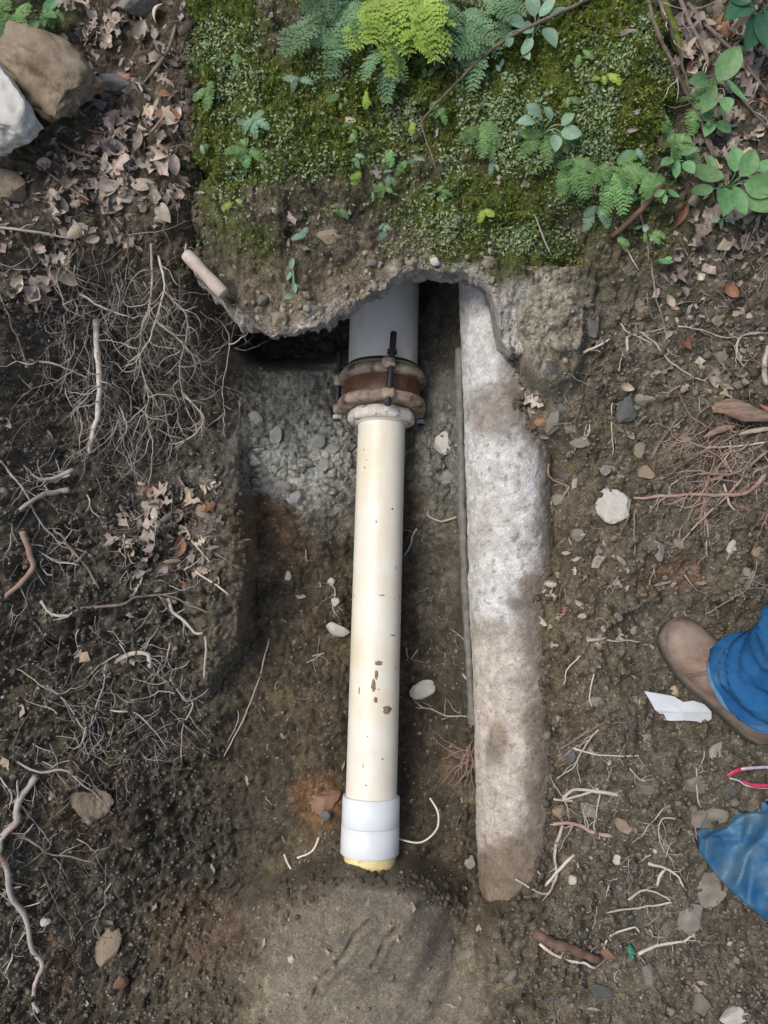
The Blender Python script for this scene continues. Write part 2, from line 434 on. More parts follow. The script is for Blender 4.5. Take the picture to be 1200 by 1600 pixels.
M = {}
M['soil'] = soil_mat('soil')
M['block'] = soil_mat('block_soil', 1.0)
M['root'] = mat_noise('root', (.42, .37, .31), (.62, .57, .51), 30, .75, .5, 200, c3=(.33, .17, .13), s3=14, t3=(.55, .68), rand=.28)
M['root_fine'] = mat_noise('root_fine', (.24, .215, .185), (.60, .55, .50), 18, .8, 0, rand=.1)
M['root_brown'] = mat_noise('root_brown', (.10, .06, .045), (.24, .15, .11), 40, .85, .6, 200)
M['root_pink'] = mat_noise('root_pink', (.30, .18, .14), (.44, .33, .27), 30, .75, .4, 200, rand=.2)
M['twig'] = mat_noise('twig', (.13, .10, .08), (.28, .23, .19), 40, .85, .5, 250, rand=.25)
M['leaf_dead'] = mat_noise('leaf_dead', (.28, .225, .18), (.56, .49, .425), 45, .8, .3, 160, c3=(.15, .115, .09), s3=18, t3=(.55, .70), rand=.5, hue=.02, translucent=.12)
M['leaf_orange'] = mat_noise('leaf_orange', (.24, .115, .065), (.38, .21, .13), 45, .75, .3, 160, rand=.2, translucent=.12)
M['leaf_tan'] = mat_noise('leaf_tan', (.42, .34, .25), (.55, .46, .36), 45, .75, .3, 160, c3=(.22, .15, .10), s3=30, t3=(.6, .66), rand=.15, translucent=.12)
M['fern_lime'] = mat_noise('fern_lime', (.30, .46, .08), (.48, .64, .16), 60, .55, .2, 300, rand=.12, translucent=.3)
M['fern'] = mat_noise('fern', (.13, .27, .085), (.28, .46, .19), 60, .5, .2, 300, rand=.25, hue=.015, translucent=.25)
M['fern_blue'] = mat_noise('fern_blue', (.12, .25, .11), (.27, .42, .24), 60, .5, .2, 300, rand=.2, translucent=.25)
M['leaf_green'] = mat_noise('leaf_green', (.13, .27, .11), (.22, .41, .19), 50, .45, .25, 90, rand=.22, hue=.015, translucent=.25)
M['leaf_pale'] = mat_noise('leaf_pale', (.20, .36, .24), (.34, .50, .36), 50, .45, .25, 90, rand=.15, translucent=.25)
M['leaf_dark'] = mat_noise('leaf_dark', (.03, .10, .06), (.06, .16, .09), 50, .35, .25, 90, rand=.15, translucent=.15)
M['moss'] = mat_noise('moss', (.075, .12, .018), (.33, .40, .07), 26, .75, 0, translucent=.25)
M['liverwort'] = mat_noise('liverwort', (.14, .24, .10), (.46, .56, .36), 60, .6, 0, translucent=.25)
M['stone'] = mat_noise('stone', (.15, .14, .115), (.29, .27, .235), 25, .8, .6, 90, rand=.35, hue=.012)
M['stone_dark'] = mat_noise('stone_dark', (.07, .075, .07), (.14, .145, .14), 25, .7, .6, 90, rand=.25)
M['stone_white'] = mat_noise('stone_white', (.40, .38, .33), (.60, .585, .545), 26, .85, .7, 90, c3=(.24, .20, .155), s3=22, t3=(.58, .72))
M['boulder_tan'] = mat_noise('boulder_tan', (.20, .155, .105), (.38, .31, .23), 14, .9, .9, 60, c3=(.12, .10, .075), s3=9, t3=(.55, .68), dist=.006)
M['boulder_white'] = mat_noise('boulder_white', (.42, .41, .36), (.70, .69, .64), 12, .85, .7, 50, c3=(.13, .15, .20), s3=10, t3=(.60, .70), dist=.004)
M['rust_stone'] = mat_noise('rust_stone', (.20, .11, .075), (.31, .18, .125), 30, .85, .5, 90, rand=.2)
M['pvc_white'] = mat_noise('pvc_white', (.80, .75, .62), (.86, .84, .77), 9, .38, .05, 100, c3=(.72, .63, .44), s3=4, t3=(.48, .78), spec=.4, stretch=(2.2, 1, 1))
M['pvc_new'] = mat_noise('pvc_new', (.72, .77, .79), (.82, .855, .865), 12, .3, .04, 100, spec=.5)
M['pvc_grey'] = mat_noise('pvc_grey', (.76, .74, .69), (.86, .84, .78), 12, .42, .1, 90, c3=(.62, .57, .48), s3=7, t3=(.5, .7), spec=.4)
M['yellow'] = mat_noise('yellow_glue', (.80, .62, .20), (.88, .80, .48), 26, .35, .2, 90, c3=(.42, .34, .20), s3=60, t3=(.6, .68), spec=.5)
M['cast_iron'] = mat_noise('muddy_cast_iron', (.22, .165, .115), (.52, .44, .34), 34, .7, .6, 90, c3=(.11, .055, .03), s3=28, t3=(.50, .64), dist=.002)
M['rust_sleeve'] = mat_noise('rusty_sleeve', (.055, .028, .018), (.17, .085, .05), 26, .45, .3, 90, c3=(.20, .15, .12), s3=16, t3=(.58, .75), spec=.5)
M['bolt'] = mat_noise('black_bolt', (.012, .013, .016), (.035, .037, .042), 80, .4, .3, 300, spec=.5)
M['steel'] = mat_noise('steel', (.35, .36, .38), (.55, .56, .58), 60, .35, .2, 200)
M['gasket'] = mat_noise('green_gasket', (.12, .19, .12), (.20, .27, .18), 60, .6, .2, 200)
M['paint_white'] = mat_noise('peeling_white_paint', (.62, .58, .50), (.80, .78, .73), 40, .6, .6, 120, c3=(.28, .19, .11), s3=42, t3=(.56, .62), dist=.002)
M['cement'] = soil_mat('fibre_cement', .7, .92, .32)
M['cement_old'] = mat_noise('fibre_cement', (.46, .445, .415), (.70, .69, .665), 22, .9, .7, 130, c3=(.40, .315, .225), s3=4.2, t3=(.46, .66), dist=.003)
M['mortar'] = mat_noise('mortar', (.12, .115, .105), (.24, .23, .21), 50, .9, .8, 150, dist=.003)
M['mud'] = mat_noise('dried_mud', (.15, .11, .075), (.30, .24, .18), 60, .9, .5, 200)
M['white_strip'] = mat_noise('white_strip', (.60, .58, .54), (.82, .81, .79), 80, .5, 0)
M['wood_pale'] = mat_noise('stripped_wood', (.44, .37, .31), (.60, .53, .47), 30, .75, .3, 200, c3=(.34, .15, .12), s3=11, t3=(.60, .66), stretch=(1, 1, 1))
M['bark'] = mat_noise('bark', (.17, .105, .075), (.36, .27, .21), 30, .85, .8, 120, stretch=(1, 6, 6))
M['boot'] = mat_noise('boot_leather', (.15, .075, .05), (.25, .16, .125), 26, .65, .5, 200, c3=(.31, .25, .205), s3=16, t3=(.36, .62), spec=.35)
M['sole'] = mat_noise('boot_sole', (.10, .085, .07), (.19, .16, .13), 40, .85, .4, 150)
M['denim'] = mat_noise('denim', (.012, .070, .20), (.030, .135, .32), 14, .85, .35, 900, c3=(.11, .23, .36), s3=9, t3=(.50, .80), spec=.1, dist=.0006)
M['thread'] = mat_noise('thread', (.20, .32, .42), (.26, .40, .50), 60, .8, 0)
M['shirt'] = mat_noise('shirt', (.10, .11, .12), (.15, .16, .17), 20, .85, .2, 400)
M['skin'] = mat_noise('skin', (.36, .21, .14), (.42, .26, .18), 20, .55, .1, 400)
M['hair'] = mat_noise('hair', (.015, .011, .008), (.03, .022, .016), 60, .6, .5, 300)
M['tarp'] = mat_noise('blue_tarp', (.022, .115, .25), (.04, .16, .32), 10, .55, .25, 60, c3=(.13, .21, .25), s3=12, t3=(.45, .70), spec=.4, dist=.003)
M['red_film'] = mat_noise('red_film', (.42, .02, .06), (.52, .05, .10), 60, .3, 0, spec=.6)
M['clear_film'] = mat_noise('pale_film', (.36, .34, .40), (.52, .50, .56), 60, .25, 0, spec=.7)
M['paper'] = mat_noise('greyish_plastic_scrap', (.52, .56, .60), (.68, .71, .74), 20, .5, .3, 80, c3=(.16, .18, .20), s3=18, t3=(.64, .70))
M['green_plastic'] = mat_noise('green_plastic', (.02, .17, .10), (.04, .25, .15), 60, .35, 0)
M['litter'] = mat_noise('leaf_crumbs', (.17, .13, .11), (.46, .39, .35), 35, .85, 0)
M['grit'] = mat_noise('grit', (.10, .088, .072), (.24, .215, .18), 24, .85, .5, 150)
M['gravel_tan'] = mat_noise('cemented_gravel', (.15, .13, .10), (.42, .385, .32), 55, .9, .6, 150)
M['grit_pale'] = mat_noise('grit_pale', (.30, .29, .27), (.46, .45, .43), 24, .85, .5, 150)

# ------------------------------------------------------------------ object helpers
def tag(o, label=None, cat=None, group=None, kind=None):
    if label: o['label'] = label
    if cat: o['category'] = cat
    if group: o['group'] = group
    if kind: o['kind'] = kind
    return o

def empty(name, p_local, label=None, cat=None, group=None):
    o = bpy.data.objects.new(name, None); col.objects.link(o)
    o.location = wld(np.array(p_local)); o.empty_display_size = .02
    return tag(o, label, cat, group)

def mesh_obj(name, verts, faces, mat, parent=None, world=False, sm=True, root=None):
    """verts in the slope frame; origin at the thing's own base or at its root empty"""
    v = np.asarray(verts, float)
    if not world: v = wld(v)
    me = bpy.data.meshes.new(name)
    if root is not None: o0 = np.array(root.location)
    elif parent is not None: o0 = np.array(parent.location)
    else: o0 = np.array([v[:, 0].mean(), v[:, 1].mean(), v[:, 2].min()])
    me.from_pydata((v - o0).tolist(), [], faces if isinstance(faces, list) else faces.tolist())
    me.materials.append(mat)
    if sm: me.polygons.foreach_set('use_smooth', np.ones(len(me.polygons), bool))
    o = bpy.data.objects.new(name, me); col.objects.link(o)
    if parent is not None: o.parent = parent
    else: o.location = o0
    return o

class MB:
    def __init__(s): s.v = []; s.f = []; s.n = 0
    def add(s, v, f):
        s.v.append(np.asarray(v, float)); s.f.append(np.asarray(f) + s.n); s.n += len(v)
    def faces(s):
        out = []
        for a in s.f: out += a.tolist()
        return out
    def verts(s): return np.concatenate(s.v)
    def obj(s, name, mat, parent=None, **k): return mesh_obj(name, s.verts(), s.faces(), mat, parent, **k)

def unit(a):
    a = np.asarray(a, float); return a / (np.linalg.norm(a, axis=-1, keepdims=True) + 1e-12)

def frame(a):
    a = unit(a); r = np.array([0, 0, 1.0]) if abs(a[2]) < .9 else np.array([0, 1.0, 0])
    x = unit(np.cross(a, np.cross(r, a)))   # roughly towards r
    return x, np.cross(a, x), a            # x faces the camera side, y sideways

def lathe(A, B, prof, n=64, noise=0, nf=30, seed=0, cap=True, squash=None):
    """prof: (metres from A towards B, radius)"""
    A, B = np.asarray(A), np.asarray(B); x, y, a = frame(B - A)
    th = np.linspace(0, 2 * math.pi, n, endpoint=False)
    V = []
    for s, r in prof:
        rr = np.full(n, float(r))
        if squash is not None: rr = rr * squash(th, s)
        P = A + a * s + (np.cos(th)[:, None] * x + np.sin(th)[:, None] * y) * rr[:, None]
        V.append(P)
    V = np.array(V); k = len(prof)
    if noise:
        C = A + a * np.array([p[0] for p in prof])[:, None]
        dn = V - C[:, None]; f = V.reshape(-1, 3)
        V = V + unit(dn) * (noise * fbm3(f, nf, 4, seed)).reshape(k, n)[..., None]
    idx = np.arange(k * n).reshape(k, n); j = np.roll(idx, -1, 1)
    f = np.stack([idx[:-1], j[:-1], j[1:], idx[1:]], -1).reshape(-1, 4).tolist()
    V = V.reshape(-1, 3)
    if cap: f = f + [idx[0][::-1].tolist(), idx[-1].tolist()]
    return V, f

def box_at(c, ax, ay, az, bevel=.15):
    """bevelled block: half-vectors ax, ay, az"""
    vs = []
    for sx in (-1, 1):
        for sy in (-1, 1):
            for sz in (-1, 1):
                vs.append((sx * (1 - bevel), sy * (1 - bevel), sz)); vs.append((sx * (1 - bevel), sy, sz * (1 - bevel))); vs.append((sx, sy * (1 - bevel), sz * (1 - bevel)))
    bm = bmesh.new()
    for q in vs: bm.verts.new(q)
    bmesh.ops.convex_hull(bm, input=bm.verts)
    bm.verts.index_update()
    v = np.array([q.co[:] for q in bm.verts]); f = [[q.index for q in fc.verts] for fc in bm.faces]; bm.free()
    return np.asarray(c) + v[:, :1] * ax + v[:, 1:2] * ay + v[:, 2:] * az, f

# ------------------------------------------------------------------ the mossy block with the broken lip
LIP = [(285, 415), (330, 455), (365, 490), (380, 512), (400, 526), (425, 531), (440, 527), (462, 527), (480, 515), (495, 512), (520, 496), (545, 488), (562, 474), (580, 458), (592, 452), (605, 438), (630, 432), (655, 424), (680, 420), (705, 428), (725, 426), (745, 436), (762, 446), (772, 468), (779, 500), (786, 528), (796, 546), (812, 552), (832, 545), (855, 532), (885, 508), (920, 470), (980, 420), (1075, 330)]
NS = 440
s_px = np.linspace(278, 1068, NS)
lip_py = interp(s_px, LIP) + 13 * fbm(s_px, s_px * 0, .035, 4, 77) * (s_px < 800) + 3 * fbm(s_px, s_px * 0, .16, 2, 78) * (s_px < 800)
lip_w = samp(RT, s_px, np.minimum(lip_py, 480))
lp = loc(s_px, lip_py, lip_w)
ulip, vlip = lp[:, 0], lp[:, 1]
vtop = 1.35
NR = 330
t = np.linspace(0, 1, NR)[:, None]
t = 1 - (1 - t) ** 1.0
Ub = np.repeat(ulip[None], NR, 0)
Vb = vtop + (vlip[None] - vtop) * t
# columns lean so that they meet the lip in the right place
Wb, PXb, PYb = relief(RT, Ub, Vb)
def moss_mask(px, py):
    px = px + 38 * fbm(px * 0, py, .022, 4, 222)
    base = smooth(px, 283, 300) * (1 - smooth(px, 1035, 1062)) * (1 - smooth(py + 60 * fbm(px, py, .012, 3, 229) - 40 * smooth(px, 600, 700), 330, 440))
    lump = blob(px, py, 900, 120, 170, 150, .5, .5, 33) + blob(px, py, 350, 90, 75, 130, .6, .6, 34) + .55 * blob(px, py, 620, 130, 260, 120, .8, 1.2, 35) + .5 * blob(px, py, 760, 340, 100, 60, .8, 1, 36) + .6 * blob(px, py, 430, 230, 130, 70, .8, 1.2, 37) + .5 * blob(px, py, 720, 345, 150, 60, .9, 1.4, 137) + .30 * blob(px, py, 600, 150, 260, 150, .9, 1.4, 138)
    bare = blob(px, py, 440, 55, 50, 60, .6, .8, 38) + .7 * blob(px, py, 580, 215, 90, 70, .8, 1, 39) + .8 * blob(px, py, 560, 330, 130, 60, .8, 1, 30) + .6 * blob(px, py, 800, 200, 50, 40, .8, 1, 29)
    return np.clip(base * (np.clip(lump, 0, 1) + .22) - np.clip(bare, 0, 1) * .6 + .6 * base * fbm(px, py, .02, 4, 28), 0, 1)
mm = moss_mask(PXb, PYb)
knob = blob(PXb, PYb, 955, 110, 105, 140, .35, .35, 43)
db = .030 * fbm(Ub, Vb, 6, 4, 60) + .012 * fbm(Ub, Vb, 24, 4, 61) + .035 * knob
f1, f2, r = worley(Ub, Vb, 20, 62); db += .012 * r * smooth(f2 - f1, .02, .4)
f1, f2, r = worley(Ub, Vb, 60, 63); db += .008 * r * smooth(f2 - f1, .0, .5)
f1, f2, r = worley(Ub, Vb, 115, 64); db += .006 * r * smooth(f2 - f1, .0, .6) * (.4 + mm)
db += .018 * mm * (fbm(Ub, Vb, 14, 3, 65) + .4)
# the block's flanks drop into the soil
pj = PXb + 38 * fbm(PXb * 0, PYb, .022, 4, 222) + 8 * fbm(PXb, PYb, .06, 3, 223)
flank = smooth(pj, 285, 318) * (1 - smooth(pj, 1022, 1058))
lowr = smooth(PXb, 830, 900) * smooth(PYb, 200, 300)
db = db - .16 * (1 - flank) - .045 * lowr * smooth(PYb, 240, 420)
Wb = Wb + db
def block_colour(px, py, u, v, mm, under):
    c = soil_colour(px, np.minimum(py, 300), u, v)
    c = mixc(c, np.clip(mm * 1.4, 0, .95), rgb(.10, .13, .032))
    c = mixc(c, mm * smooth(fbm(u, v, 30, 4, 81), -.1, .4) * .7, rgb(.13, .165, .035))
    c = mixc(c, mm * smooth(fbm(u, v, 44, 4, 82), .1, .5) * .7, rgb(.05, .055, .025))
    # tan cemented gravel above the lip
    lipd = interp(px.ravel(), LIP).reshape(px.shape) - py
    a = (1 - smooth(lipd + 40 * fbm(px, py, .02, 3, 83), 10, 120)) * (1 - .75 * smooth(px, 640, 700) * (1 - smooth(px, 760, 800)))
    c = mixc(c, a * .60 * (px > 370), rgb(.27, .215, .150))
    e = 1 - smooth(lipd + 22 * fbm(px, py, .05, 3, 84), 2, 34)
    c = mixc(c, e * .85 * (px > 372) * smooth(fbm(u, v, 26, 4, 183), -.45, .1), rgb(.42, .405, .37))
    c = mixc(c, blob(px, py, 830, 500, 60, 70, .7, .8, 85) * .9 * (py > 430), rgb(.52, .50, .46))
    c = mixc(c, blob(px, py, 810, 600, 26, 60, .7, .8, 86) * .8, rgb(.52, .50, .46))
    n = fbm(u, v, 60, 4, 87)
    return np.clip(c * (1 + .4 * n[..., None]), .01, .8)
Pb = np.stack([Ub, Vb, Wb], -1)
Cb = block_colour(PXb, PYb, Ub, Vb, mm, 0)
# broken face and ceiling of the cavity
NF = 64
kf = np.linspace(0, 1, NF + 1)[1:]
thick = interp(s_px, [(278, .05), (380, .05), (470, .055), (560, .075), (600, .085), (680, .085), (760, .085), (790, .10), (1068, .05)])
rows = []; cols_ = []
edge_w, edge_v = Wb[-1], Vb[-1]
for k in kf:
    if k < .5:
        q = k / .5; dw = -thick * q; dv = .004 * np.sin(q * 3.1) * -1 + .010 * q ** 2
    else:
        q = (k - .5) / .5; dw = -thick - .42 * q ** 1.6 - .0 * q; dv = .010 + .62 * q
    rows.append(np.stack([Ub[-1], edge_v + dv, edge_w + dw], -1))
Fc = np.array(rows)
ff = Fc.reshape(-1, 3)
f1, f2, r = worley(ff[:, 0] * 1.0 + ff[:, 1], ff[:, 2] * 1.6 + .5 * ff[:, 1], 26, 88)
rocky = (.018 * (r - .5) * smooth(f2 - f1, 0, .25) + .024 * fbm3(ff, 22, 4, 89)).reshape(Fc.shape[:2])
fade = np.minimum(1, kf / .12)[:, None]
Fc[..., 1] -= rocky * fade * .8; Fc[..., 2] -= rocky * fade * .25
n = fbm3(ff, 60, 4, 90).reshape(Fc.shape[:2]); n2 = fbm3(ff, 14, 3, 92).reshape(Fc.shape[:2])
Cf = np.ones(Fc.shape) * rgb(.34, .33, .315)
Cf = mixc(Cf, smooth(n2, 0, .4) * .7, rgb(.22, .20, .175)); Cf = Cf * (1 + .5 * n[..., None])
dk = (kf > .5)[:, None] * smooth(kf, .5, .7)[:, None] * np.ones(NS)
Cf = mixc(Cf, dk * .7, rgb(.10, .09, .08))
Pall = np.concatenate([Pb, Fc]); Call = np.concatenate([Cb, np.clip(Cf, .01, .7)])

# ground sits below the block where the block lies
vl_at_u = np.interp(U.ravel(), ulip, vlip).reshape(U.shape)
inblk = (U > ulip[0]) & (U < ulip[-1]) & (V > vl_at_u) & (V < vtop)
blk_w = np.full(U.shape, -9.0)
ii = np.clip(np.searchsorted(ulip, U[inblk]) - 1, 0, NS - 2)
tt = np.clip((V[inblk] - vtop) / (vl_at_u[inblk] - vtop), 0, 1) * (NR - 1)
i0 = np.clip(tt.astype(int), 0, NR - 2); fr = tt - i0
fu = (U[inblk] - ulip[ii]) / (ulip[ii + 1] - ulip[ii])
blk_w[inblk] = (Wb[i0, ii] * (1 - fr) + Wb[i0 + 1, ii] * fr) * (1 - fu) + (Wb[i0, ii + 1] * (1 - fr) + Wb[i0 + 1, ii + 1] * fr) * fu
PX2, PY2 = 600 + U * F / (D - WG), 800 - V * F / (D - WG)
core = inblk & (PX2 > 318) & (PX2 < 1015) & (PY2 < 415)
WG = np.where(core, np.minimum(WG, blk_w - .05), WG)
# soil between block and right bank comes up to cover the block's lower right
ZC = WG.copy()
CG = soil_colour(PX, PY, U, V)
ZC = None
# some green on soil at the upper right and upper left
gm = np.clip(blob(PX, PY, 1000, 330, 90, 60, .8, 1, 44) * .5 + blob(PX, PY, 40, 20, 80, 50, .8, .6, 45) * .7, 0, 1)
CG = mixc(CG, gm, rgb(.075, .095, .035))
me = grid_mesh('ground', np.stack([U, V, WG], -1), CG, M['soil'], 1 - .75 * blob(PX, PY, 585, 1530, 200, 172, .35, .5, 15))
ground = bpy.data.objects.new('ground', me); col.objects.link(ground); tag(ground, kind='structure')
bc = wld(loc(650, 250, 0))
blk = bpy.data.objects.new('mossy_block', None); col.objects.link(blk)
tag(blk, 'broad mossy concrete block with a broken jagged lower edge over the cavity', 'wall')
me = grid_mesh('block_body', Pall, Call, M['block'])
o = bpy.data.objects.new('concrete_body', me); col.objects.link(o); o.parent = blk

# ------------------------------------------------------------------ surface lookup
HC = np.where(inblk, np.maximum(WG, blk_w), WG)
def hat(R, u, v):
    cx = np.clip(np.interp(u, us, np.arange(len(us))), 0, len(us) - 1.001); cy = np.clip(np.interp(v, vs, np.arange(len(vs))), 0, len(vs) - 1.001)
    ix, iy = cx.astype(int), cy.astype(int); fx, fy = cx - ix, cy - iy
    return (R[iy, ix] * (1 - fx) + R[iy, ix + 1] * fx) * (1 - fy) + (R[iy + 1, ix] * (1 - fx) + R[iy + 1, ix + 1] * fx) * fy
def on(px, py, lift=0, R=None):
    """the surface point seen at a photo position"""
    R = HC if R is None else R
    px = np.asarray(px, float); py = np.asarray(py, float)
    ws = np.linspace(.16, -.55, 90); hit = np.full(px.shape, np.nan)
    for a in ws:
        k = (D - a) / F; h = hat(R, (px - 600) * k, (800 - py) * k)
        m_ = np.isnan(hit) & (h >= a); hit = np.where(m_, a + .004, hit)
    hit = np.where(np.isnan(hit), -.3, hit)
    p = loc(px, py, hit); p[..., 2] = hit + lift
    k = (D - p[..., 2]) / F
    return np.stack([(px - 600) * k, (800 - py) * k, p[..., 2]], -1)
def nrm(p, e=.012):
    u, v = p[..., 0], p[..., 1]
    gx = (hat(HC, u + e, v) - hat(HC, u - e, v)) / (2 * e); gy = (hat(HC, u, v + e) - hat(HC, u, v - e)) / (2 * e)
    gx = np.clip(gx, -1.5, 1.5); gy = np.clip(gy, -1.5, 1.5)
    return unit(np.stack([-gx, -gy, np.ones_like(gx)], -1))

# ------------------------------------------------------------------ pipes
wp = empty('drain_pipe', loc(577, 1352, -.20), 'long cream white plastic drain pipe running down the middle of the trench', 'pipe')
WA, WB_ = loc(597, 640, -.31), loc(577, 1352, -.14)
WA2, WB2 = WA + (WA - WB_) * .05, WB_ + (WB_ - WA) * .12
Lp = np.linalg.norm(WB2 - WA2)
V_, f_ = lathe(WA2, WB2, [(s, .0565) for s in np.linspace(0, Lp, 60)], 72, .0004, 6)
mesh_obj('pipe_body', V_, f_, M['pvc_white'], wp)
ua = unit(WB_ - WA); Lf = np.linalg.norm(WB_ - WA)
def at_py(py):   # along the axis
    lo_, hi_ = -.2, 1.3
    for _ in range(40):
        mid = (lo_ + hi_) / 2; p = WA + (WB_ - WA) * mid
        y = 800 - p[1] * F / (D - p[2])
        if y < py: lo_ = mid
        else: hi_ = mid
    return WA + (WB_ - WA) * lo_
s0, s1, s2 = at_py(1243), at_py(1288), at_py(1332)
la, lb = np.linalg.norm(s1 - s0), np.linalg.norm(s2 - s1)
V_, f_ = lathe(s0, s1, [(0, .0575), (.0, .0615), (.0015, .063), (la - .001, .0635), (la, .0625)], 72)
mesh_obj('socket', V_, f_, M['pvc_new'], wp)
V_, f_ = lathe(s1 + ua * .0009, s2, [(0, .0628), (.001, .0638), (lb - .002, .0642), (lb, .063), (lb, .058)], 72)
mesh_obj('socket', V_, f_, M['pvc_new'], wp)
V_, f_ = lathe(s2 - ua * .002, at_py(1420), [(0, .058), (.002, .0582), (.10, .0582)], 72, .0006, 60)
mesh_obj('yellowed_spigot', V_, f_, M['yellow'], wp)['label'] = 'yellow glue stained pipe end'
def on_pipe(py, ang, A=WA, B=WB_, r=.0567):
    x, y, a = frame(B - A); c = at_py(py)
    return c + r * (math.cos(ang) * x + math.sin(ang) * y), x * math.cos(ang) + y * math.sin(ang)
# dried mud dab and faded stamp on the pipe
def patch(name, py, ang, la_, lw, mat, n=10, h=.0012, seed=1):
    x, y, a = frame(WB_ - WA); c = at_py(py); mb = MB()
    g = np.linspace(-1, 1, n); A_, B_ = np.meshgrid(g, g)
    rr = np.hypot(A_, B_) * (1 + .5 * fbm(A_ + seed, B_, 2.2, 3, seed)); A_ = A_; ht = np.where(rr < .8, h * np.sqrt(np.clip(1 - rr / .85, 0, 1)) + .0002, -.0012)
    th = ang + B_ * lw / .0565
    P = c + a * (A_ * la_)[..., None] + (.0568 + ht)[..., None] * (np.cos(th)[..., None] * x + np.sin(th)[..., None] * y)
    idx = np.arange(n * n).reshape(n, n); q = np.stack([idx[:-1, :-1], idx[:-1, 1:], idx[1:, 1:], idx[1:, :-1]], -1).reshape(-1, 4)
    return mesh_obj(name, P.reshape(-1, 3), q, mat, wp)
xq, yq, aq = frame(WB_ - WA)
SG = 1 if yq[0] > 0 else -1
for (py, dx, l_, w_, h_, s_) in ((1105, 20, .010, .011, .004, 1), (1068, -1, .016, .006, .0012, 2), (1052, 3, .012, .005, .001, 3), (1090, 3, .007, .005, .001, 4), (1035, 6, .006, .010, .0008, 5), (992, 26, .002, .010, .0006, 6), (932, 8, .002, .008, .0006, 7), (1078, -22, .009, .0018, .0006, 8), (800, 20, .003, .003, .0006, 9), (1180, 15, .002, .003, .0006, 10), (1220, -8, .0025, .0025, .0006, 11)):
    patch('mud_spot', py, SG * math.asin(max(-.95, min(.95, dx / 38))), l_, w_, M['mud'], 12, h_, s_)

rs = np.random.RandomState(77)
for i_ in range(11):
    patch('mud_spot', rs.uniform(690, 1235), rs.uniform(-1.2, 1.2), rs.uniform(.001, .009), rs.uniform(.0006, .003), M['mud'], 8, .0005, 20 + i_)
# coupling
cp = empty('pipe_coupling', loc(598, 640, -.40), 'rusty brown bolted iron coupling joining the grey and white pipes', 'coupling')
CA = loc(596, 660, -.305); CD = unit(loc(601, 470, -.345) - CA)
def cpt(d): return CA + CD * d
cx_, cy_, ca_ = frame(CD)
if cy_[0] < 0: sgn = -1
else: sgn = 1
def dirang(deg):
    a = math.radians(deg) * sgn; return cx_ * math.cos(a) + cy_ * math.sin(a)
V_, f_ = lathe(cpt(.026), cpt(.20), [(0, .060), (.004, .088), (.012, .092), (.085, .092), (.092, .086), (.11, .086)], 72, .0004, 30, 4)
mesh_obj('sleeve', V_, f_, M['rust_sleeve'], cp)
wob = lambda th, s: 1 + .006 * np.sin(th * 7 + 1) + .006 * np.sin(th * 12)
for d0, nm in ((.028, 'clamp_ring'), (.094, 'clamp_ring')):
    h = .026
    V_, f_ = lathe(cpt(d0), cpt(d0 + 1), [(0, .082), (.001, .100), (.004, .1045), (.011, .106), (h - .007, .105), (h - .002, .102), (h, .098), (h + .001, .086)] if d0 < .05 else [(0, .090), (.001, .100), (.005, .106), (h - .010, .106), (h - .004, .102), (h, .096), (h + .002, .088)], 96, .0012, 40, 7, squash=wob)
    ring = mesh_obj(nm, V_, f_, M['cast_iron'], cp)
    for dg in (7, -108, 122):
        e = dirang(dg); tg = np.cross(ca_, e)
        V_, f_ = box_at(cpt(d0 + h / 2 + (.004 if d0 > .05 else -.002)) + e * .110, e * .012, tg * .016, ca_ * .013, .38)
        V_ = V_ + unit(V_ - V_.mean(0)) * (.0015 * fbm3(V_, 80, 2, int(dg) + 200))[:, None]
        lg = mesh_obj('bolt_lug', V_, f_, M['cast_iron'], ring, root=cp); 
for dg in (7, -108, 122):
    e = dirang(dg); c = cpt(.010) + e * .114
    lean = (dirang(dg + 90) * (.010 if dg == 7 else 0))
    V_, f_ = lathe(c, c + ca_ * .18 + lean, [(0, .0068), (.002, .0076)] + [(s, .0070 + .0007 * (i % 2)) for i, s in enumerate(np.arange(.004, .172, .003))] + [(.174, .006)], 14)
    bo = mesh_obj('bolt', V_, f_, M['bolt'], cp)
    V_, f_ = lathe(c + ca_ * .004, c + ca_ * .014, [(0, .012), (.0095, .012)], 6)
    mesh_obj('nut', V_, f_, M['steel'] if dg != 7 else M['bolt'], bo, sm=False, root=cp)
    cc = c + ca_ * .122 + lean * .7
    V_, f_ = lathe(cc, cc + ca_ * .012, [(0, .0125), (.009, .0125)], 6)
    mesh_obj('nut', V_, f_, M['bolt'], bo, sm=False, root=cp)
V_, f_ = lathe(cpt(.122), cpt(.2), [(0, .095), (.004, .095), (.007, .090), (.008, .086)], 72, .0015, 50, 3)
mesh_obj('gasket', V_, f_, M['gasket'], cp)
octo = lambda th, s: 1 / np.cos(((th + .2) % (math.pi / 5)) - math.pi / 10) * .985
V_, f_ = lathe(cpt(-.004), cpt(.1), [(0, .058), (.0, .070), (.003, .0785), (.010, .080), (.020, .079), (.030, .072), (.034, .06)], 80, .0022, 50, 12, squash=octo)
mesh_obj('bushing', V_, f_, M['paint_white'], cp)['label'] = 'chipped white painted bushing'
V_, f_ = lathe(cpt(-.007), cpt(.1), [(0, .0575), (0, .0625), (.005, .0632), (.010, .060)], 64, .0006, 40, 2)
mesh_obj('bushing_lip', V_, f_, M['pvc_white'], cp)
up = empty('inlet_pipe', cpt(.2) - np.array([0, 0, .08]), 'wide grey plastic pipe coming out of the cavity above the coupling', 'pipe')
V_, f_ = lathe(cpt(.11), cpt(.75), [(s, .0835) for s in np.linspace(0, .62, 24)], 72, .0004, 8)
mesh_obj('pipe_body', V_, f_, M['pvc_grey'], up)

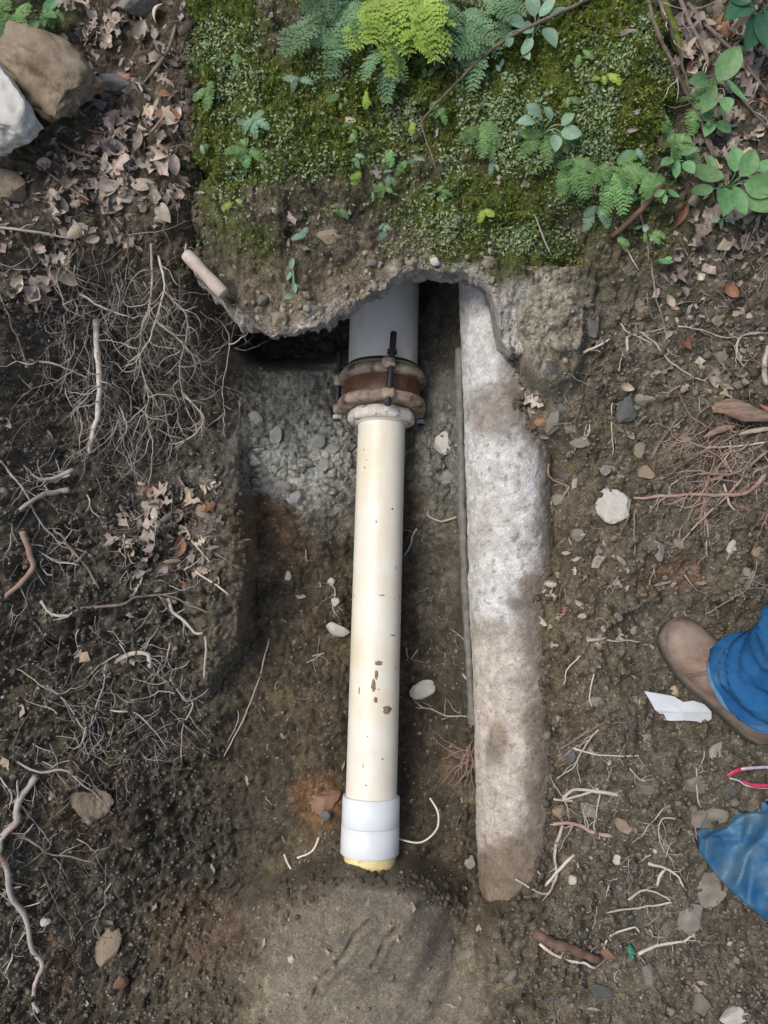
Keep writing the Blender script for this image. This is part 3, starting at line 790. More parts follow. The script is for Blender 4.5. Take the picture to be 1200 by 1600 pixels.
# cement pipe
ce = empty('cement_pipe', loc(800, 900, -.22), 'thick rough whitish cement pipe half buried in the right side of the trench', 'pipe')
ys = np.linspace(380, 1425, 640)
pxs, wws = cpipe_at_py(ys); C_ = loc(pxs, ys, wws)
a_ = unit(CPB - CPA); x_, y_, _ = frame(a_)
n_ = 170; th = np.linspace(0, 2 * math.pi, n_, endpoint=False)
ring = (np.cos(th)[:, None] * x_ + np.sin(th)[:, None] * y_)
P = C_[:, None] + CR * ring[None]
fl_ = P.reshape(-1, 3)
dn = .006 * fbm3(fl_, 9, 3, 5) + .0024 * fbm3(fl_, 55, 4, 6) + .0014 * fbm3(fl_, 170, 3, 16) - .003 * smooth(fbm3(fl_, 95, 2, 17), .35, .6)
# a mortar coat that ends in a scalloped edge
pxp = 600 + fl_[:, 0] * F / (D - fl_[:, 2]); pyp = 800 - fl_[:, 1] * F / (D - fl_[:, 2])
coat = smooth(pyp + 30 * fbm3(fl_, 14, 3, 9), 662, 676) * (1 - smooth(pyp + 60 * fbm3(fl_, 10, 3, 10), 1080, 1120)) * smooth(pxp, 735, 775)
dn += .008 * coat + .004 * smooth(pyp, 520, 530) * (1 - smooth(pyp, 590, 640)) * smooth(pxp + (pyp - 520) * -.3 + 10 * fbm3(fl_, 30, 2, 4), 745, 752)
P = P + ring[None] * dn.reshape(P.shape[:2])[..., None]
idx = np.arange(len(ys) * n_).reshape(len(ys), n_); j = np.roll(idx, -1, 1)
q = np.stack([idx[:-1], j[:-1], j[1:], idx[1:]], -1).reshape(-1, 4)
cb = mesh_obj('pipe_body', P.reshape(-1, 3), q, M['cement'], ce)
Cc = np.ones((len(fl_), 3)) * rgb(.62, .63, .63)
nA, nB, nC = fbm3(fl_, 8, 4, 301), fbm3(fl_, 26, 4, 302), fbm3(fl_, 70, 4, 303)
Cc = mixc(Cc, smooth(pyp, 640, 760) * (1 - smooth(pyp, 900, 1000)) * .6, rgb(.70, .69, .66))
Cc = mixc(Cc, smooth(pyp + 60 * nA, 930, 1060) * .85, rgb(.52, .45, .37))
Cc = mixc(Cc, smooth(nA, .05, .5) * smooth(pyp, 600, 700) * .4, rgb(.38, .33, .27))
Cc = mixc(Cc, smooth(nB, .12, .5) * .35, rgb(.36, .33, .28))
Cc = mixc(Cc, smooth(-nC, .15, .45) * .5, rgb(.70, .69, .66))
Cc = mixc(Cc, smooth(fbm3(fl_, 130, 3, 304), .22, .5) * .6, rgb(.22, .20, .17))
for bx, by, rx, ry, a_m in ((775, 650, 45, 42, .7), (775, 1160, 16, 36, .75), (830, 1120, 22, 40, .8), (835, 1230, 18, 60, .7), (795, 1365, 80, 60, .95), (770, 985, 30, 22, .45), (828, 930, 16, 50, .6)):
    Cc = mixc(Cc, blob(pxp, pyp, bx, by, rx, ry, .8, 1.0, bx) * a_m, rgb(.21, .165, .12))
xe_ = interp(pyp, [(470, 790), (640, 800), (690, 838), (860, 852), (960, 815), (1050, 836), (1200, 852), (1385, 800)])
Cc = mixc(Cc, smooth(pxp + 30 * nB, xe_ - 34, xe_ + 2) * .8, rgb(.20, .16, .12))  # soil smeared along the buried edge, doubling as painted right-side shading
Cc = Cc * (1 + .36 * nC[..., None])
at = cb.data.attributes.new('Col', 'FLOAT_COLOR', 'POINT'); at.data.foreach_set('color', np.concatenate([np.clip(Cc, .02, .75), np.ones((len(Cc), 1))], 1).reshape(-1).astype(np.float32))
ys = np.linspace(545, 1130, 150); pxl = interp(ys, [(500, 716), (560, 717), (800, 722), (1000, 731), (1130, 738)])
cw = interp(ys, [(500, -.19), (1130, -.16)])
C_ = loc(pxl, ys, cw); th = np.linspace(0, 2 * math.pi, 14, endpoint=False)
rr = .0085 + .0025 * fbm(ys, ys * 0, .05, 3, 3)
P = C_[:, None] + rr[:, None, None] * (np.cos(th)[:, None] * np.array([1, 0, 0]) + np.sin(th)[:, None] * np.array([0, 0, 1.6]))[None]
P = P + .0022 * fbm3(P.reshape(-1, 3), 60, 3, 8).reshape(P.shape[:2])[..., None]
idx = np.arange(150 * 14).reshape(150, 14); j = np.roll(idx, -1, 1)
mesh_obj('mortar_ridge', P.reshape(-1, 3), np.stack([idx[:-1], j[:-1], j[1:], idx[1:]], -1).reshape(-1, 4), M['mortar'], ce)

# ------------------------------------------------------------------ stones
def ico(sub):
    bm = bmesh.new(); bmesh.ops.create_icosphere(bm, subdivisions=sub, radius=1)
    v = np.array([q.co[:] for q in bm.verts]); bm.verts.index_update()
    f = np.array([[q.index for q in fc.verts] for fc in bm.faces]); bm.free(); return v, f
ICO = {s: ico(s) for s in (1, 2, 3, 5)}
def rock(sub, seed, cuts=13, depth=.5, noise=.12, nf=1.6):
    v, f = ICO[sub]; v = v.copy(); rs = np.random.RandomState(seed)
    for _ in range(cuts):
        nn = unit(rs.normal(size=3)); d = rs.uniform(depth, .92); e = v @ nn - d
        v -= np.clip(e, 0, None)[:, None] * nn
    v += unit(v) * (noise * fbm3(v + seed, nf, 4, seed % 97))[:, None]
    if sub > 3: v += unit(v) * (.07 * fbm3(v + seed, 7, 4, 3) - .05 * np.clip(.12 - np.abs(fbm3(v + seed, 3.1, 3, 5)), 0, 1) * 4)[:, None]
    return v, f
def basis(n, ang):
    n = unit(n); t_ = unit(np.cross([0.3, 1, .1], n)); b_ = np.cross(n, t_)
    return math.cos(ang) * t_ + math.sin(ang) * b_, -math.sin(ang) * t_ + math.cos(ang) * b_, n
LANDM = [(1040, 975, 'the boot toe'), (957, 795, 'the cream stone chip'), (1143, 856, 'the bluish white pebble'), (978, 630, 'the round tan leaf'), (838, 645, 'the curled leaves by the cement pipe'), (1057, 1105, 'the plastic scrap'), (1150, 645, 'the bark slab'), (920, 1240, 'the uppermost curved root'), (868, 1370, 'the looping root'), (1095, 1310, 'the blue tarp corner'), (1088, 1222, 'the beige stone'), (968, 1348, 'the flat whitish chip'), (900, 1485, 'the torn brown root'), (985, 1488, 'the green scrap'), (1145, 1585, 'the cream corner stone'), (840, 500, 'the broken concrete beside the cement pipe'), (1028, 412, 'the single green leaf'), (845, 970, 'the pale leaf at the pipe edge'), (920, 1005, 'the pale sliver'), (925, 1080, 'the curved straw'), (1020, 1100, 'the tiny folded leaf'), (910, 550, 'the pale bent rootlet'), (1045, 1360, 'the forked pale root'), (1175, 560, 'the hooked pale root'), (870, 740, 'the brown rootlet by the pipe'), (1090, 775, 'the pink brown root')]
USED = set()
def where(px, py, lead, marks=None):
    best = None
    for d_, x, y, nm in sorted((math.hypot(px - x, py - y), x, y, nm) for x, y, nm in (marks or LANDM)):
        dx, dy = px - x, py - y; vt = 'above' if dy < 0 else 'below'; hz = 'left' if dx < 0 else 'right'
        rel = ('just ' if d_ < 45 else '') + (vt if abs(dy) > 2 * abs(dx) else hz + ' of' if abs(dx) > 2 * abs(dy) else vt + ' and ' + hz + ' of')
        t_ = f'{lead} {rel} {nm}'
        if t_ not in USED: USED.add(t_); return t_
def stone(px, py, lx, ly, lz, label, mat='stone', ang=0, sub=3, seed=None, sink=.35, cat='stone', group=None, name='stone', noise=.10, lift=0, nf=2.0, cuts=13, n=None):
    """lx, ly, lz full sizes in cm"""
    seed = seed if seed is not None else int(px * 3 + py)
    v, f = rock(sub, seed, noise=noise, nf=nf, cuts=cuts)
    v = v / np.abs(v).max(0)
    p = on(px, py); nn = nrm(p) if n is None else np.array(n)
    nn = unit(nn + np.array([0, 0, .6])); a, b, c = basis(nn, ang)
    # orient with photo axes: a along image x
    a = unit(np.array([1, 0, 0]) - nn * nn[0]); b = np.cross(nn, a)
    a, b = a * math.cos(ang) + b * math.sin(ang), -a * math.sin(ang) + b * math.cos(ang)
    v = v * np.array([lx, ly, lz]) / 200
    q = p + nn * (lz / 200 * (1 - 2 * sink) + lift) + v[:, :1] * a + v[:, 1:2] * b + v[:, 2:] * nn
    return tag(mesh_obj(name, q, f, M[mat], sm=(sub > 3)), label, cat, group)
stone(30, 222, 19, 21, 13, 'large pale white boulder with bluish stains at the left edge', 'boulder_white', .1, 5, 5, .25, 'boulder', name='boulder', lift=.045, noise=.16, nf=2.2, cuts=14)
stone(82, 140, 25, 15, 12, 'large rough tan brown boulder above the white boulder', 'boulder_tan', -.45, 5, 8, .25, 'boulder', name='boulder', noise=.28, nf=2.6, cuts=12)
stone(10, 295, 8, 7, 5, 'small mud brown stone under the white boulder', 'boulder_tan', 0, 3, 31)
stone(228, 8, 12, 7, 7, 'smooth grey brown rock at the top edge behind the leaf litter', 'stone', .1, 5, 12, .3, noise=.08)
stone(180, 133, 9, 4, 3, 'dark greenish flat stone right of the tan boulder', 'stone_dark', -.1, 3, 14)
stone(152, 165, 3.2, 3, 2.5, 'tiny pale stone stuck to the right tip of the tan boulder', 'stone', 0, 3, 15)
stone(978, 640, 4.6, 6.5, 2.5, 'dark grey slate stone under the round tan leaf', 'stone_dark', -.2, 3, 16)
stone(1010, 622, 5.0, 3, 1.5, 'flat grey stone beside the round tan leaf', 'stone', .1, 3, 17)
stone(957, 795, 7.6, 9.5, 2.6, 'large flat cream white stone chip lying on the right bank', 'stone_white', .5, 3, 3, .25, noise=.16)
stone(1143, 856, 2.2, 3.6, 1.6, 'small bluish white pebble in the right bank', 'stone_white', 0, 3, 19)
stone(662, 1076, 7.4, 4.2, 2.0, 'angular pale grey stone in the trench beside the white pipe', 'stone_white', .35, 3, 24, .2, noise=.1)
stone(694, 694, 5.6, 6.0, 2.2, 'pale flat mortar flake between the coupling and the cement pipe', 'stone_white', .2, 3, 27, .25)
stone(700, 745, 4.4, 5.0, 2.0, 'greyish mortar flake below the pale one beside the cement pipe', 'stone', .2, 3, 26, .3)
stone(526, 982, 6.8, 3.6, 2.5, 'pale grey stone touching the left side of the white pipe', 'stone_white', -.3, 3, 28, .3)
stone(524, 940, 2.6, 2.6, 2, 'small white quartz pebble left of the white pipe', 'stone_white', 0, 3, 29)
stone(518, 908, 2.2, 2.2, 2, 'uppermost tiny pale pebble left of the white pipe', 'stone_white', 0, 2, 30)
stone(449, 900, 2.0, 2.4, 1.4, 'tiny white chip on the brown trench wall', 'stone_white', 0, 2, 33)
stone(510, 1255, 8, 6, 3, 'orange red clay brick fragment left of the white socket', 'rust_stone', .4, 3, 34, .45, noise=.2)
stone(510, 1272, 2.4, 2.8, 2.4, 'small dark grey pebble on the orange clay fragment', 'stone_dark', .4, 3, 36, .2)
stone(455, 1498, 2.0, 2.0, 1.2, 'small white pebble on the left of the clay mound', 'stone_white', .4, 2, 37)
stone(896, 1374, 2.0, 2.2, 1.8, 'round bright white pebble right of the curved roots', 'stone_white', 0, 3, 38, .2)
stone(968, 1348, 4.6, 2.8, .8, 'flat whitish chip right of the curved roots', 'stone_white', -.3, 3, 39, .3, noise=.2)
stone(1145, 1585, 6.4, 4.6, 2.6, 'cream white stone at the bottom right corner', 'stone_white', 0, 3, 40, .3)
stone(1096, 1572, 3.6, 5.2, 1.6, 'flat grey stone beside the cream white corner stone', 'stone', .3, 3, 41)
stone(1088, 1222, 5.4, 5.0, 2.6, 'rounded beige stone left of the red film', 'stone', .1, 3, 42)
stone(1094, 1280, 4.0, 3.4, 2, 'grey green stone touching the blue tarp corner on the left', 'stone', .1, 3, 44)
stone(1120, 1274, 4.6, 3.2, 2, 'pale grey green stone wedged above the blue tarp corner', 'stone', .1, 3, 45)
stone(1105, 1390, 8, 8, 3.5, 'broad mud coloured stone below the blue tarp corner', 'stone', .1, 3, 46, .5)
stone(1080, 1430, 6, 6, 3, 'grey stone with white flecks below the broad mud stone', 'stone', .1, 3, 47, .4)
stone(875, 1268, 3.6, 3, 2, 'tan pebble among the curved roots beside the cement pipe end', 'boulder_tan', 0, 3, 48)
stone(950, 1488, 3.4, 3, 2, 'orange brown pebble above the torn brown root', 'rust_stone', 0, 3, 49)
stone(918, 1266, 2.8, 4, 1.5, 'green grey chip below the curved roots', 'stone', .7, 3, 50)
stone(734, 1345, 3, 3.2, 1.6, 'pale pinkish chip near the buried end of the cement pipe', 'stone', .4, 3, 51)
stone(735, 1490, 2.6, 2.6, 1.6, 'pale chip on the right of the clay mound', 'stone', .4, 3, 52)
stone(798, 1525, 3.4, 3, 2, 'brown white pebble near the bottom edge right of the mound', 'stone', .4, 3, 53)
stone(962, 748, 1.8, 1.8, 1.4, 'tiny orange pebble above the cream stone chip', 'rust_stone', 0, 2, 54)
stone(515, 370, 5.2, 3.2, 2.4, 'tan stone set in the bare part of the mossy block', 'boulder_tan', 0, 3, 55, .45)
stone(435, 500, 4.0, 3.2, 3, 'rounded tan cobble embedded above the broken lip', 'boulder_tan', .5, 3, 56, .4)
stone(410, 470, 3, 2.2, 2, 'grey pebble embedded left of the rounded tan cobble', 'stone', .5, 3, 57, .4)
stone(490, 487, 5, 3.4, 3, 'blue grey stone embedded in the broken lip', 'stone_dark', .5, 3, 58, .4)
stone(577, 414, 4, 2.4, 2, 'pale stone embedded in the lip above the grey pipe', 'stone', .5, 3, 59, .4)
stone(679, 408, 2.2, 2.2, 2, 'bluish white pebble at the top of the broken lip', 'stone_white', 0, 3, 60, .3)
stone(140, 1255, 13, 12, 6, 'ochre brown rock bulging from the lower left bank', 'boulder_tan', .2, 5, 61, .5, noise=.2)
stone(72, 1440, 2.4, 1.8, 1.2, 'tiny white chip right of the long pale root', 'stone_white', 0, 2, 62)
stone(187, 1535, 4, 3, 1.6, 'small ochre stone near the bottom left', 'rust_stone', 0, 3, 63)
stone(170, 1480, 6, 9, 3, 'long tan stone in the lower left bank', 'boulder_tan', -.4, 3, 64, .5)
stone(640, 560 + 300, .1, .1, .1, 'x', 'stone') if False else None
# medium stones of the slaty right bank, each its own
k = 0
rs = np.random.RandomState(5)
sites = [(905, 520), (925, 512), (1000, 478), (1120, 500), (1130, 555), (860, 580), (840, 612), (880, 640), (862, 660), (905, 690), (1075, 690), (1010, 740), (1000, 700), (880, 742), (945, 735), (870, 780), (905, 835), (935, 860), (1030, 860), (1062, 850), (1108, 868), (930, 975), (965, 965), (990, 985), (890, 940), (905, 1010), (870, 1110), (930, 1095), (985, 1125), (1010, 1150), (890, 1180), (1010, 1230), (1040, 1260), (975, 1290), (1120, 1170), (1140, 1235), (1040, 1320), (960, 1420), (1000, 1440), (880, 1430), (940, 1550), (1010, 1520), (1150, 1500), (1050, 1580), (860, 1560), (1170, 900), (1185, 860), (1160, 680)]
for (x, y) in sites:
    s = rs.uniform(1.2, 3.3)
    mt_ = rs.choice(['stone', 'stone', 'stone_dark', 'boulder_tan'])
    stone(x, y, s * rs.uniform(.9, 1.7), s, s * .5, where(x, y, {'stone': 'grey brown', 'stone_dark': 'dark grey', 'boulder_tan': 'tan'}[mt_] + ' stone'), mt_, rs.uniform(0, 3), 3, None, .4, group='small stones in the right bank')
FLM = [(449, 900, 'the tiny white chip'), (545, 650, 'the coupling bushing'), (560, 740, 'the top of the white pipe'), (400, 560, 'the dark cavity mouth'), (372, 760, 'the trench wall edge'), (460, 700, 'the middle of the flake patch')]
M['slurry'] = mat_noise('slurry_flake', (.17, .172, .166), (.31, .31, .30), 25, .85, .6, 90, rand=.2)
sites = [(440, 760), (455, 745), (470, 730), (415, 690), (430, 680), (400, 655), (420, 705), (447, 700), (470, 705), (485, 740), (505, 725), (520, 700), (495, 690), (535, 735), (460, 780), (510, 770), (545, 690)]
for (x, y) in sites:
    s = rs.uniform(1.2, 5.0)
    stone(x, y, s * rs.uniform(.9, 1.5), s, s * rs.uniform(.2, .5), where(x, y, 'grey slurry flake', FLM), 'slurry', rs.uniform(0, 3), 3, None, .45, 'flake', group='slurry flakes left of the coupling', name='slurry_flake')

# ------------------------------------------------------------------ scattered stuff (uncountable)
def scatter(name, P, base_v, base_f, size, mat, squash=(1, 1, 1), nup=.7, seed=1, lift=0):
    kp = F / (D - P[:, 2]); ax_, ay_ = 600 + P[:, 0] * kp, 800 - P[:, 1] * kp
    P = P[(np.abs(hat(HC, P[:, 0], P[:, 1]) - P[:, 2]) < .012) & ~((ax_ > 540) & (ax_ < 790) & (ay_ > interp(ax_, LIP)) & (ay_ < 560))]; size = size[:len(P)]
    rs = np.random.RandomState(seed); n_ = len(P)
    nn = unit(nrm(P) + rs.normal(size=P.shape) * (1 - nup)); r_ = rs.normal(size=P.shape)
    a = unit(np.cross(nn, r_)); b = np.cross(nn, a)
    sv = size[:, None, None] * np.array(squash)[None, None] * rs.uniform(.7, 1.3, (n_, 1, 3))
    bv = np.stack(base_v)[rs.randint(0, len(base_v), n_)] * sv
    V_ = P[:, None] + bv[..., :1] * a[:, None] + bv[..., 1:2] * b[:, None] + bv[..., 2:] * nn[:, None] + lift * nn[:, None]
    k = base_v[0].shape[0]
    Fm = (np.asarray(base_f)[None] + (np.arange(n_) * k)[:, None, None]).reshape(-1, np.asarray(base_f).shape[1])
    v = wld(V_.reshape(-1, 3)); me = bpy.data.meshes.new(name)
    me.vertices.add(len(v)); me.vertices.foreach_set('co', v.reshape(-1))
    m_ = Fm.shape[1]; me.loops.add(Fm.size); me.loops.foreach_set('vertex_index', Fm.reshape(-1).astype(np.int32))
    me.polygons.add(len(Fm)); me.polygons.foreach_set('loop_start', np.arange(0, Fm.size, m_, dtype=np.int32))
    me.update(calc_edges=True); me.materials.append(mat)
    o = bpy.data.objects.new(name, me); col.objects.link(o); return o
def rand_px(n_, x0, x1, y0, y1, dens=None, seed=0):
    rs = np.random.RandomState(seed)
    px = rs.uniform(x0, x1, n_ * 3); py = rs.uniform(y0, y1, n_ * 3)
    if dens is not None:
        k = rs.uniform(size=n_ * 3) < dens(px, py); px, py = px[k], py[k]
    return px[:n_], py[:n_]
rv = [rock(1, s, 5, .6, .1)[0] for s in range(12)]; rf = ICO[1][1]
clods = lambda px, py: (1 - .85 * blob(px, py, 585, 1530, 190, 165, .35, .4, 15)) * (.06 + .5 * smooth(px, 830, 900) * smooth(py, 400, 520) + .45 * (1 - smooth(px, 300, 380)) * smooth(py, 380, 480) + .25 * smooth(py, 1380, 1500) - .1 * (py < 360))
px, py = rand_px(20000, -60, 1260, 20, 1660, clods, 3)
P = on(px, py)
tag(scatter('grit', P, rv, rf, RS.gamma(2.0, .0010, len(P)) + .0010, M['grit'], (1, 1, .6), seed=4), 'loose brown grit and soil crumbs all over the excavation', 'gravel', kind='stuff')
px, py = rand_px(900, -40, 1240, 380, 1640, clods, 5)
P = on(px, py)
tag(scatter('pale_grit', P, rv, rf, RS.gamma(1.6, .0008, len(P)) + .001, M['grit_pale'], (1, 1, .6), seed=6), 'pale chips of stone sprinkled in the soil', 'gravel', kind='stuff')
lipd_ = lambda px, py: np.clip(1.1 - (interp(px, LIP) - py) / 95, 0, 1) * (py < interp(px, LIP) - 3) * (py > 350) + .8 * blob(px, py, 835, 500, 60, 60, .6, 1, 85) * (py > interp(px, LIP))
px, py = rand_px(800, 372, 900, 350, 590, lipd_, 14)
P = on(px, py)
tag(scatter('embedded_gravel', P, rv, rf, RS.gamma(1.5, .0017, len(P)) + .001, M['gravel_tan'], (1, 1, .45), seed=15, lift=-.0015), 'tan and white gravel cemented in the bare face above the broken lip', 'gravel', kind='stuff')
M['clod'] = mat_noise('soil_clod', (.055, .046, .036), (.16, .13, .10), 38, .9, .8, 160, dist=.004)
def near_line(pts, spread, n_, seed):
    rs = np.random.RandomState(seed); q = np.array(pts, float); L = np.concatenate([[0], np.cumsum(np.hypot(*np.diff(q, axis=0).T))]); t_ = rs.uniform(0, L[-1], n_)
    return np.interp(t_, L, q[:, 0]) + rs.normal(size=n_) * spread, np.interp(t_, L, q[:, 1]) + rs.normal(size=n_) * spread
cl = [near_line([(430, 1430), (470, 1385), (530, 1358), (600, 1362), (650, 1372), (720, 1420)], 12, 420, 1), near_line([(742, 1392), (780, 1412), (820, 1404), (846, 1370), (852, 1200), (838, 1040), (820, 965)], 6, 420, 2), near_line([(820, 965), (852, 860), (850, 720), (838, 690)], 4, 120, 3), near_line([(800, 560), (803, 610), (806, 660), (838, 690)], 9, 260, 4), near_line([(372, 700), (388, 860), (376, 1010), (335, 1070)], 6, 260, 5), near_line([(300, 430), (300, 250), (290, 20)], 8, 160, 6)]
px, py = np.concatenate([c_[0] for c_ in cl]), np.concatenate([c_[1] for c_ in cl])
P = on(px, py)
tag(scatter('soil_clods', P, rv, rf, RS.gamma(1.8, .0019, len(P)) + .0015, M['clod'], (1, 1, .65), seed=18), 'damp dark soil crumbs piled along the pipes and cut edges', 'soil', kind='stuff')
# leaf crumbs
quad = np.array([[-1.1, -.1, 0], [-.4, -.65, .15], [.35, -.3, 0], [1.2, -.15, .3], [.5, .55, .1], [-.3, .35, .25]]); qf = [[0, 1, 2], [0, 2, 5], [2, 4, 5], [2, 3, 4]]
qv = [quad * np.array([1, a, b]) + np.array([0, 0, 0]) for a, b in ((1, 1), (.6, 1.6), (.8, -1), (1.2, .5), (.4, 2))]
lit = lambda px, py: np.clip(blob(px, py, 190, 230, 110, 130, .5, .6, 101) + .9 * blob(px, py, 120, 330, 150, 60, .6, .6, 102) + .8 * blob(px, py, 200, 60, 90, 70, .6, .6, 103) + .9 * blob(px, py, 1150, 180, 85, 230, .5, .5, 104) + .9 * blob(px, py, 265, 830, 85, 80, .5, .8, 105) + .7 * blob(px, py, 60, 450, 60, 60, .6, .8, 106) + .35 * blob(px, py, 1120, 480, 120, 140, .6, 1, 107) + .2 * blob(px, py, 960, 930, 130, 90, .6, 1, 108) + .03, 0, 1)
px, py = rand_px(5200, -40, 1240, -30, 1620, lit, 7)
P = on(px, py)
tag(scatter('leaf_crumbs', P, qv, qf, RS.gamma(3, .0019, len(P)) + .002, M['litter'], nup=.5, seed=8, lift=.003), 'crumbled dead leaf fragments in the litter patches', 'leaf litter', kind='stuff')
# moss and liverwort
bl = np.array([[-.25, 0, 0], [.25, 0, 0], [.12, .15, 1.0], [-.16, .1, .8]]); bv = [bl, bl * [1.3, 1, .7], bl * [.8, -2, 1.1]]
mossd = lambda px, py: moss_mask(px, py) * 1.0 + .05 * (py < 380) * (px > 290) * (px < 1040)
px, py = rand_px(42000, 280, 1070, -60, 420, mossd, 9)
P = on(px, py)
tag(scatter('moss', P, bv, [[0, 1, 2, 3]], RS.uniform(.003, .0085, len(P)), M['moss'], nup=.55, seed=10), 'yellow green moss growing over the concrete block', 'moss', kind='stuff')
lf = np.array([[-.9, 0, 0], [0, -.5, .12], [.95, 0, .25], [0, .5, .12]]); lv = [lf, lf * [1, .8, 2], lf * [.8, 1.2, -1]]
livd = lambda px, py: np.clip(moss_mask(px, py) * smooth(fbm(px, py, .016, 3, 111), -.05, .30) * (1 - .6 * smooth(px, 300, 400) * (1 - smooth(px, 560, 620))), 0, 1) + .04 * (py < 390) * (px > 290) * (px < 1050)
px, py = rand_px(15000, 285, 1065, -60, 400, livd, 12)
P = on(px, py)
tag(scatter('liverwort', P, lv, [[0, 1, 2, 3]], RS.uniform(.002, .0052, len(P)), M['liverwort'], nup=.45, seed=13, lift=.005), 'pale green liverwort leaflets sprinkled through the moss', 'liverwort', kind='stuff')

# ------------------------------------------------------------------ roots and twigs
def catmull(pts, n):
    p = np.array(pts, float)
    if len(p) < 3:
        return np.stack([np.interp(np.linspace(0, 1, n), np.linspace(0, 1, len(p)), p[:, i]) for i in range(p.shape[1])], 1)
    q = np.vstack([2 * p[0] - p[1], p, 2 * p[-1] - p[-2]]); out = []
    tt = np.linspace(0, len(p) - 1.0001, n)
    for s in tt:
        i = int(s); f = s - i; a, b, c, d = q[i:i + 4]
        out.append(.5 * (2 * b + (c - a) * f + (2 * a - 5 * b + 4 * c - d) * f * f + (-a + 3 * b - 3 * c + d) * f ** 3))
    return np.array(out)
def tube(C, r, k=6, flat=1):
    C = np.asarray(C); t_ = np.gradient(C, axis=0); t_ = unit(t_)
    ref = np.array([0, 0, 1.0]); s = unit(np.cross(t_, ref) + 1e-6); n2_ = np.cross(s, t_)
    th = np.linspace(0, 2 * math.pi, k, endpoint=False)
    V_ = C[:, None] + r[:, None, None] * (np.cos(th)[None, :, None] * s[:, None] + flat * np.sin(th)[None, :, None] * n2_[:, None])
    m_ = len(C); idx = np.arange(m_ * k).reshape(m_, k); j = np.roll(idx, -1, 1)
    f = np.stack([idx[:-1], j[:-1], j[1:], idx[1:]], -1).reshape(-1, 4)
    return V_.reshape(-1, 3), f
def root_curve(pts, r0, r1, wig=3, seed=0, lift=None, step=7, smoothk=5):
    pts = np.array(pts, float); L = np.hypot(*np.diff(pts, axis=0).T).sum(); n_ = max(6, int(L / step))
    c = catmull(pts, n_); s = np.linspace(0, L, n_)
    c[:, 0] += wig * fbm(s, s * 0 + seed, .06, 3, seed); c[:, 1] += wig * fbm(s, s * 0 + seed + 9, .06, 3, seed + 4)
    p = on(c[:, 0], c[:, 1])
    ww = p[:, 2].copy()
    # bridge the hollows: a root does not follow every pit
    k = smoothk
    wm = np.array([ww[max(0, i - k):i + k + 1].max() * .5 + ww[max(0, i - k):i + k + 1].mean() * .5 for i in range(n_)])
    wm = np.array([wm[max(0, i - 3):i + 4].mean() for i in range(n_)])
    ww = np.maximum(wm, ww - r0)
    t_ = np.linspace(0, 1, n_); r = r0 * (1 - t_) + r1 * t_
    lf_ = (r0 * .5 if lift is None else lift) * np.minimum(1, np.sin(np.pi * np.clip(t_, .03, .97)) * 2.5 + .1)
    ww = ww + lf_ + .0015 * fbm(s, s * 0, .08, 2, seed + 2)
    kk = (D - ww) / F
    C = np.stack([(c[:, 0] - 600) * kk, (800 - c[:, 1]) * kk, ww], -1)
    rk = r * (1 + .22 * fbm(s, s * 0, .12, 3, seed + 7))
    return C, rk, c
def root(pts, r0, r1, label, mat='root', wig=3, branches=3, blen=35, seed=None, lift=None, k=7, name='root', cat='root', group=None, bmat=None, sm=5):
    seed = seed if seed is not None else int(pts[0][0] * 7 + pts[0][1])
    C, r, c = root_curve(pts, r0, r1, wig, seed, lift, smoothk=sm)
    V_, f_ = tube(C, r, k); f_ = f_.tolist() + [list(range(k))[::-1], [len(V_) - k + i for i in range(k)]]
    o = tag(mesh_obj(name, V_, f_, M[mat]), label, cat, group)
    if branches:
        rr = np.random.RandomState(seed % 9999); mb = MB()
        for _ in range(branches):
            i = rr.randint(1, len(c) - 1); a = math.atan2(*(c[min(i + 1, len(c) - 1)] - c[i - 1])[::-1]) + rr.choice([-1, 1]) * rr.uniform(.4, 1.1)
            q = [c[i]]; L = blen * rr.uniform(.4, 1.3)
            for _s in range(4):
                a += rr.normal() * .35; q.append(q[-1] + L / 4 * np.array([math.cos(a), math.sin(a)]))
            C2, r2, _c = root_curve(q, min(r0 * .45, .0017), .0006, 4, rr.randint(999), None if lift is None else lift * .95, 6)
            C2 = C2 + (C[i] - C2[0]) * np.linspace(1, .6 if lift else 0, len(C2))[:, None]
            mb.add(*tube(C2, r2, 4))
        b = mb.obj('rootlets', M[bmat or 'root_fine'], o, root=o); b['kind'] = 'stuff'
    return o
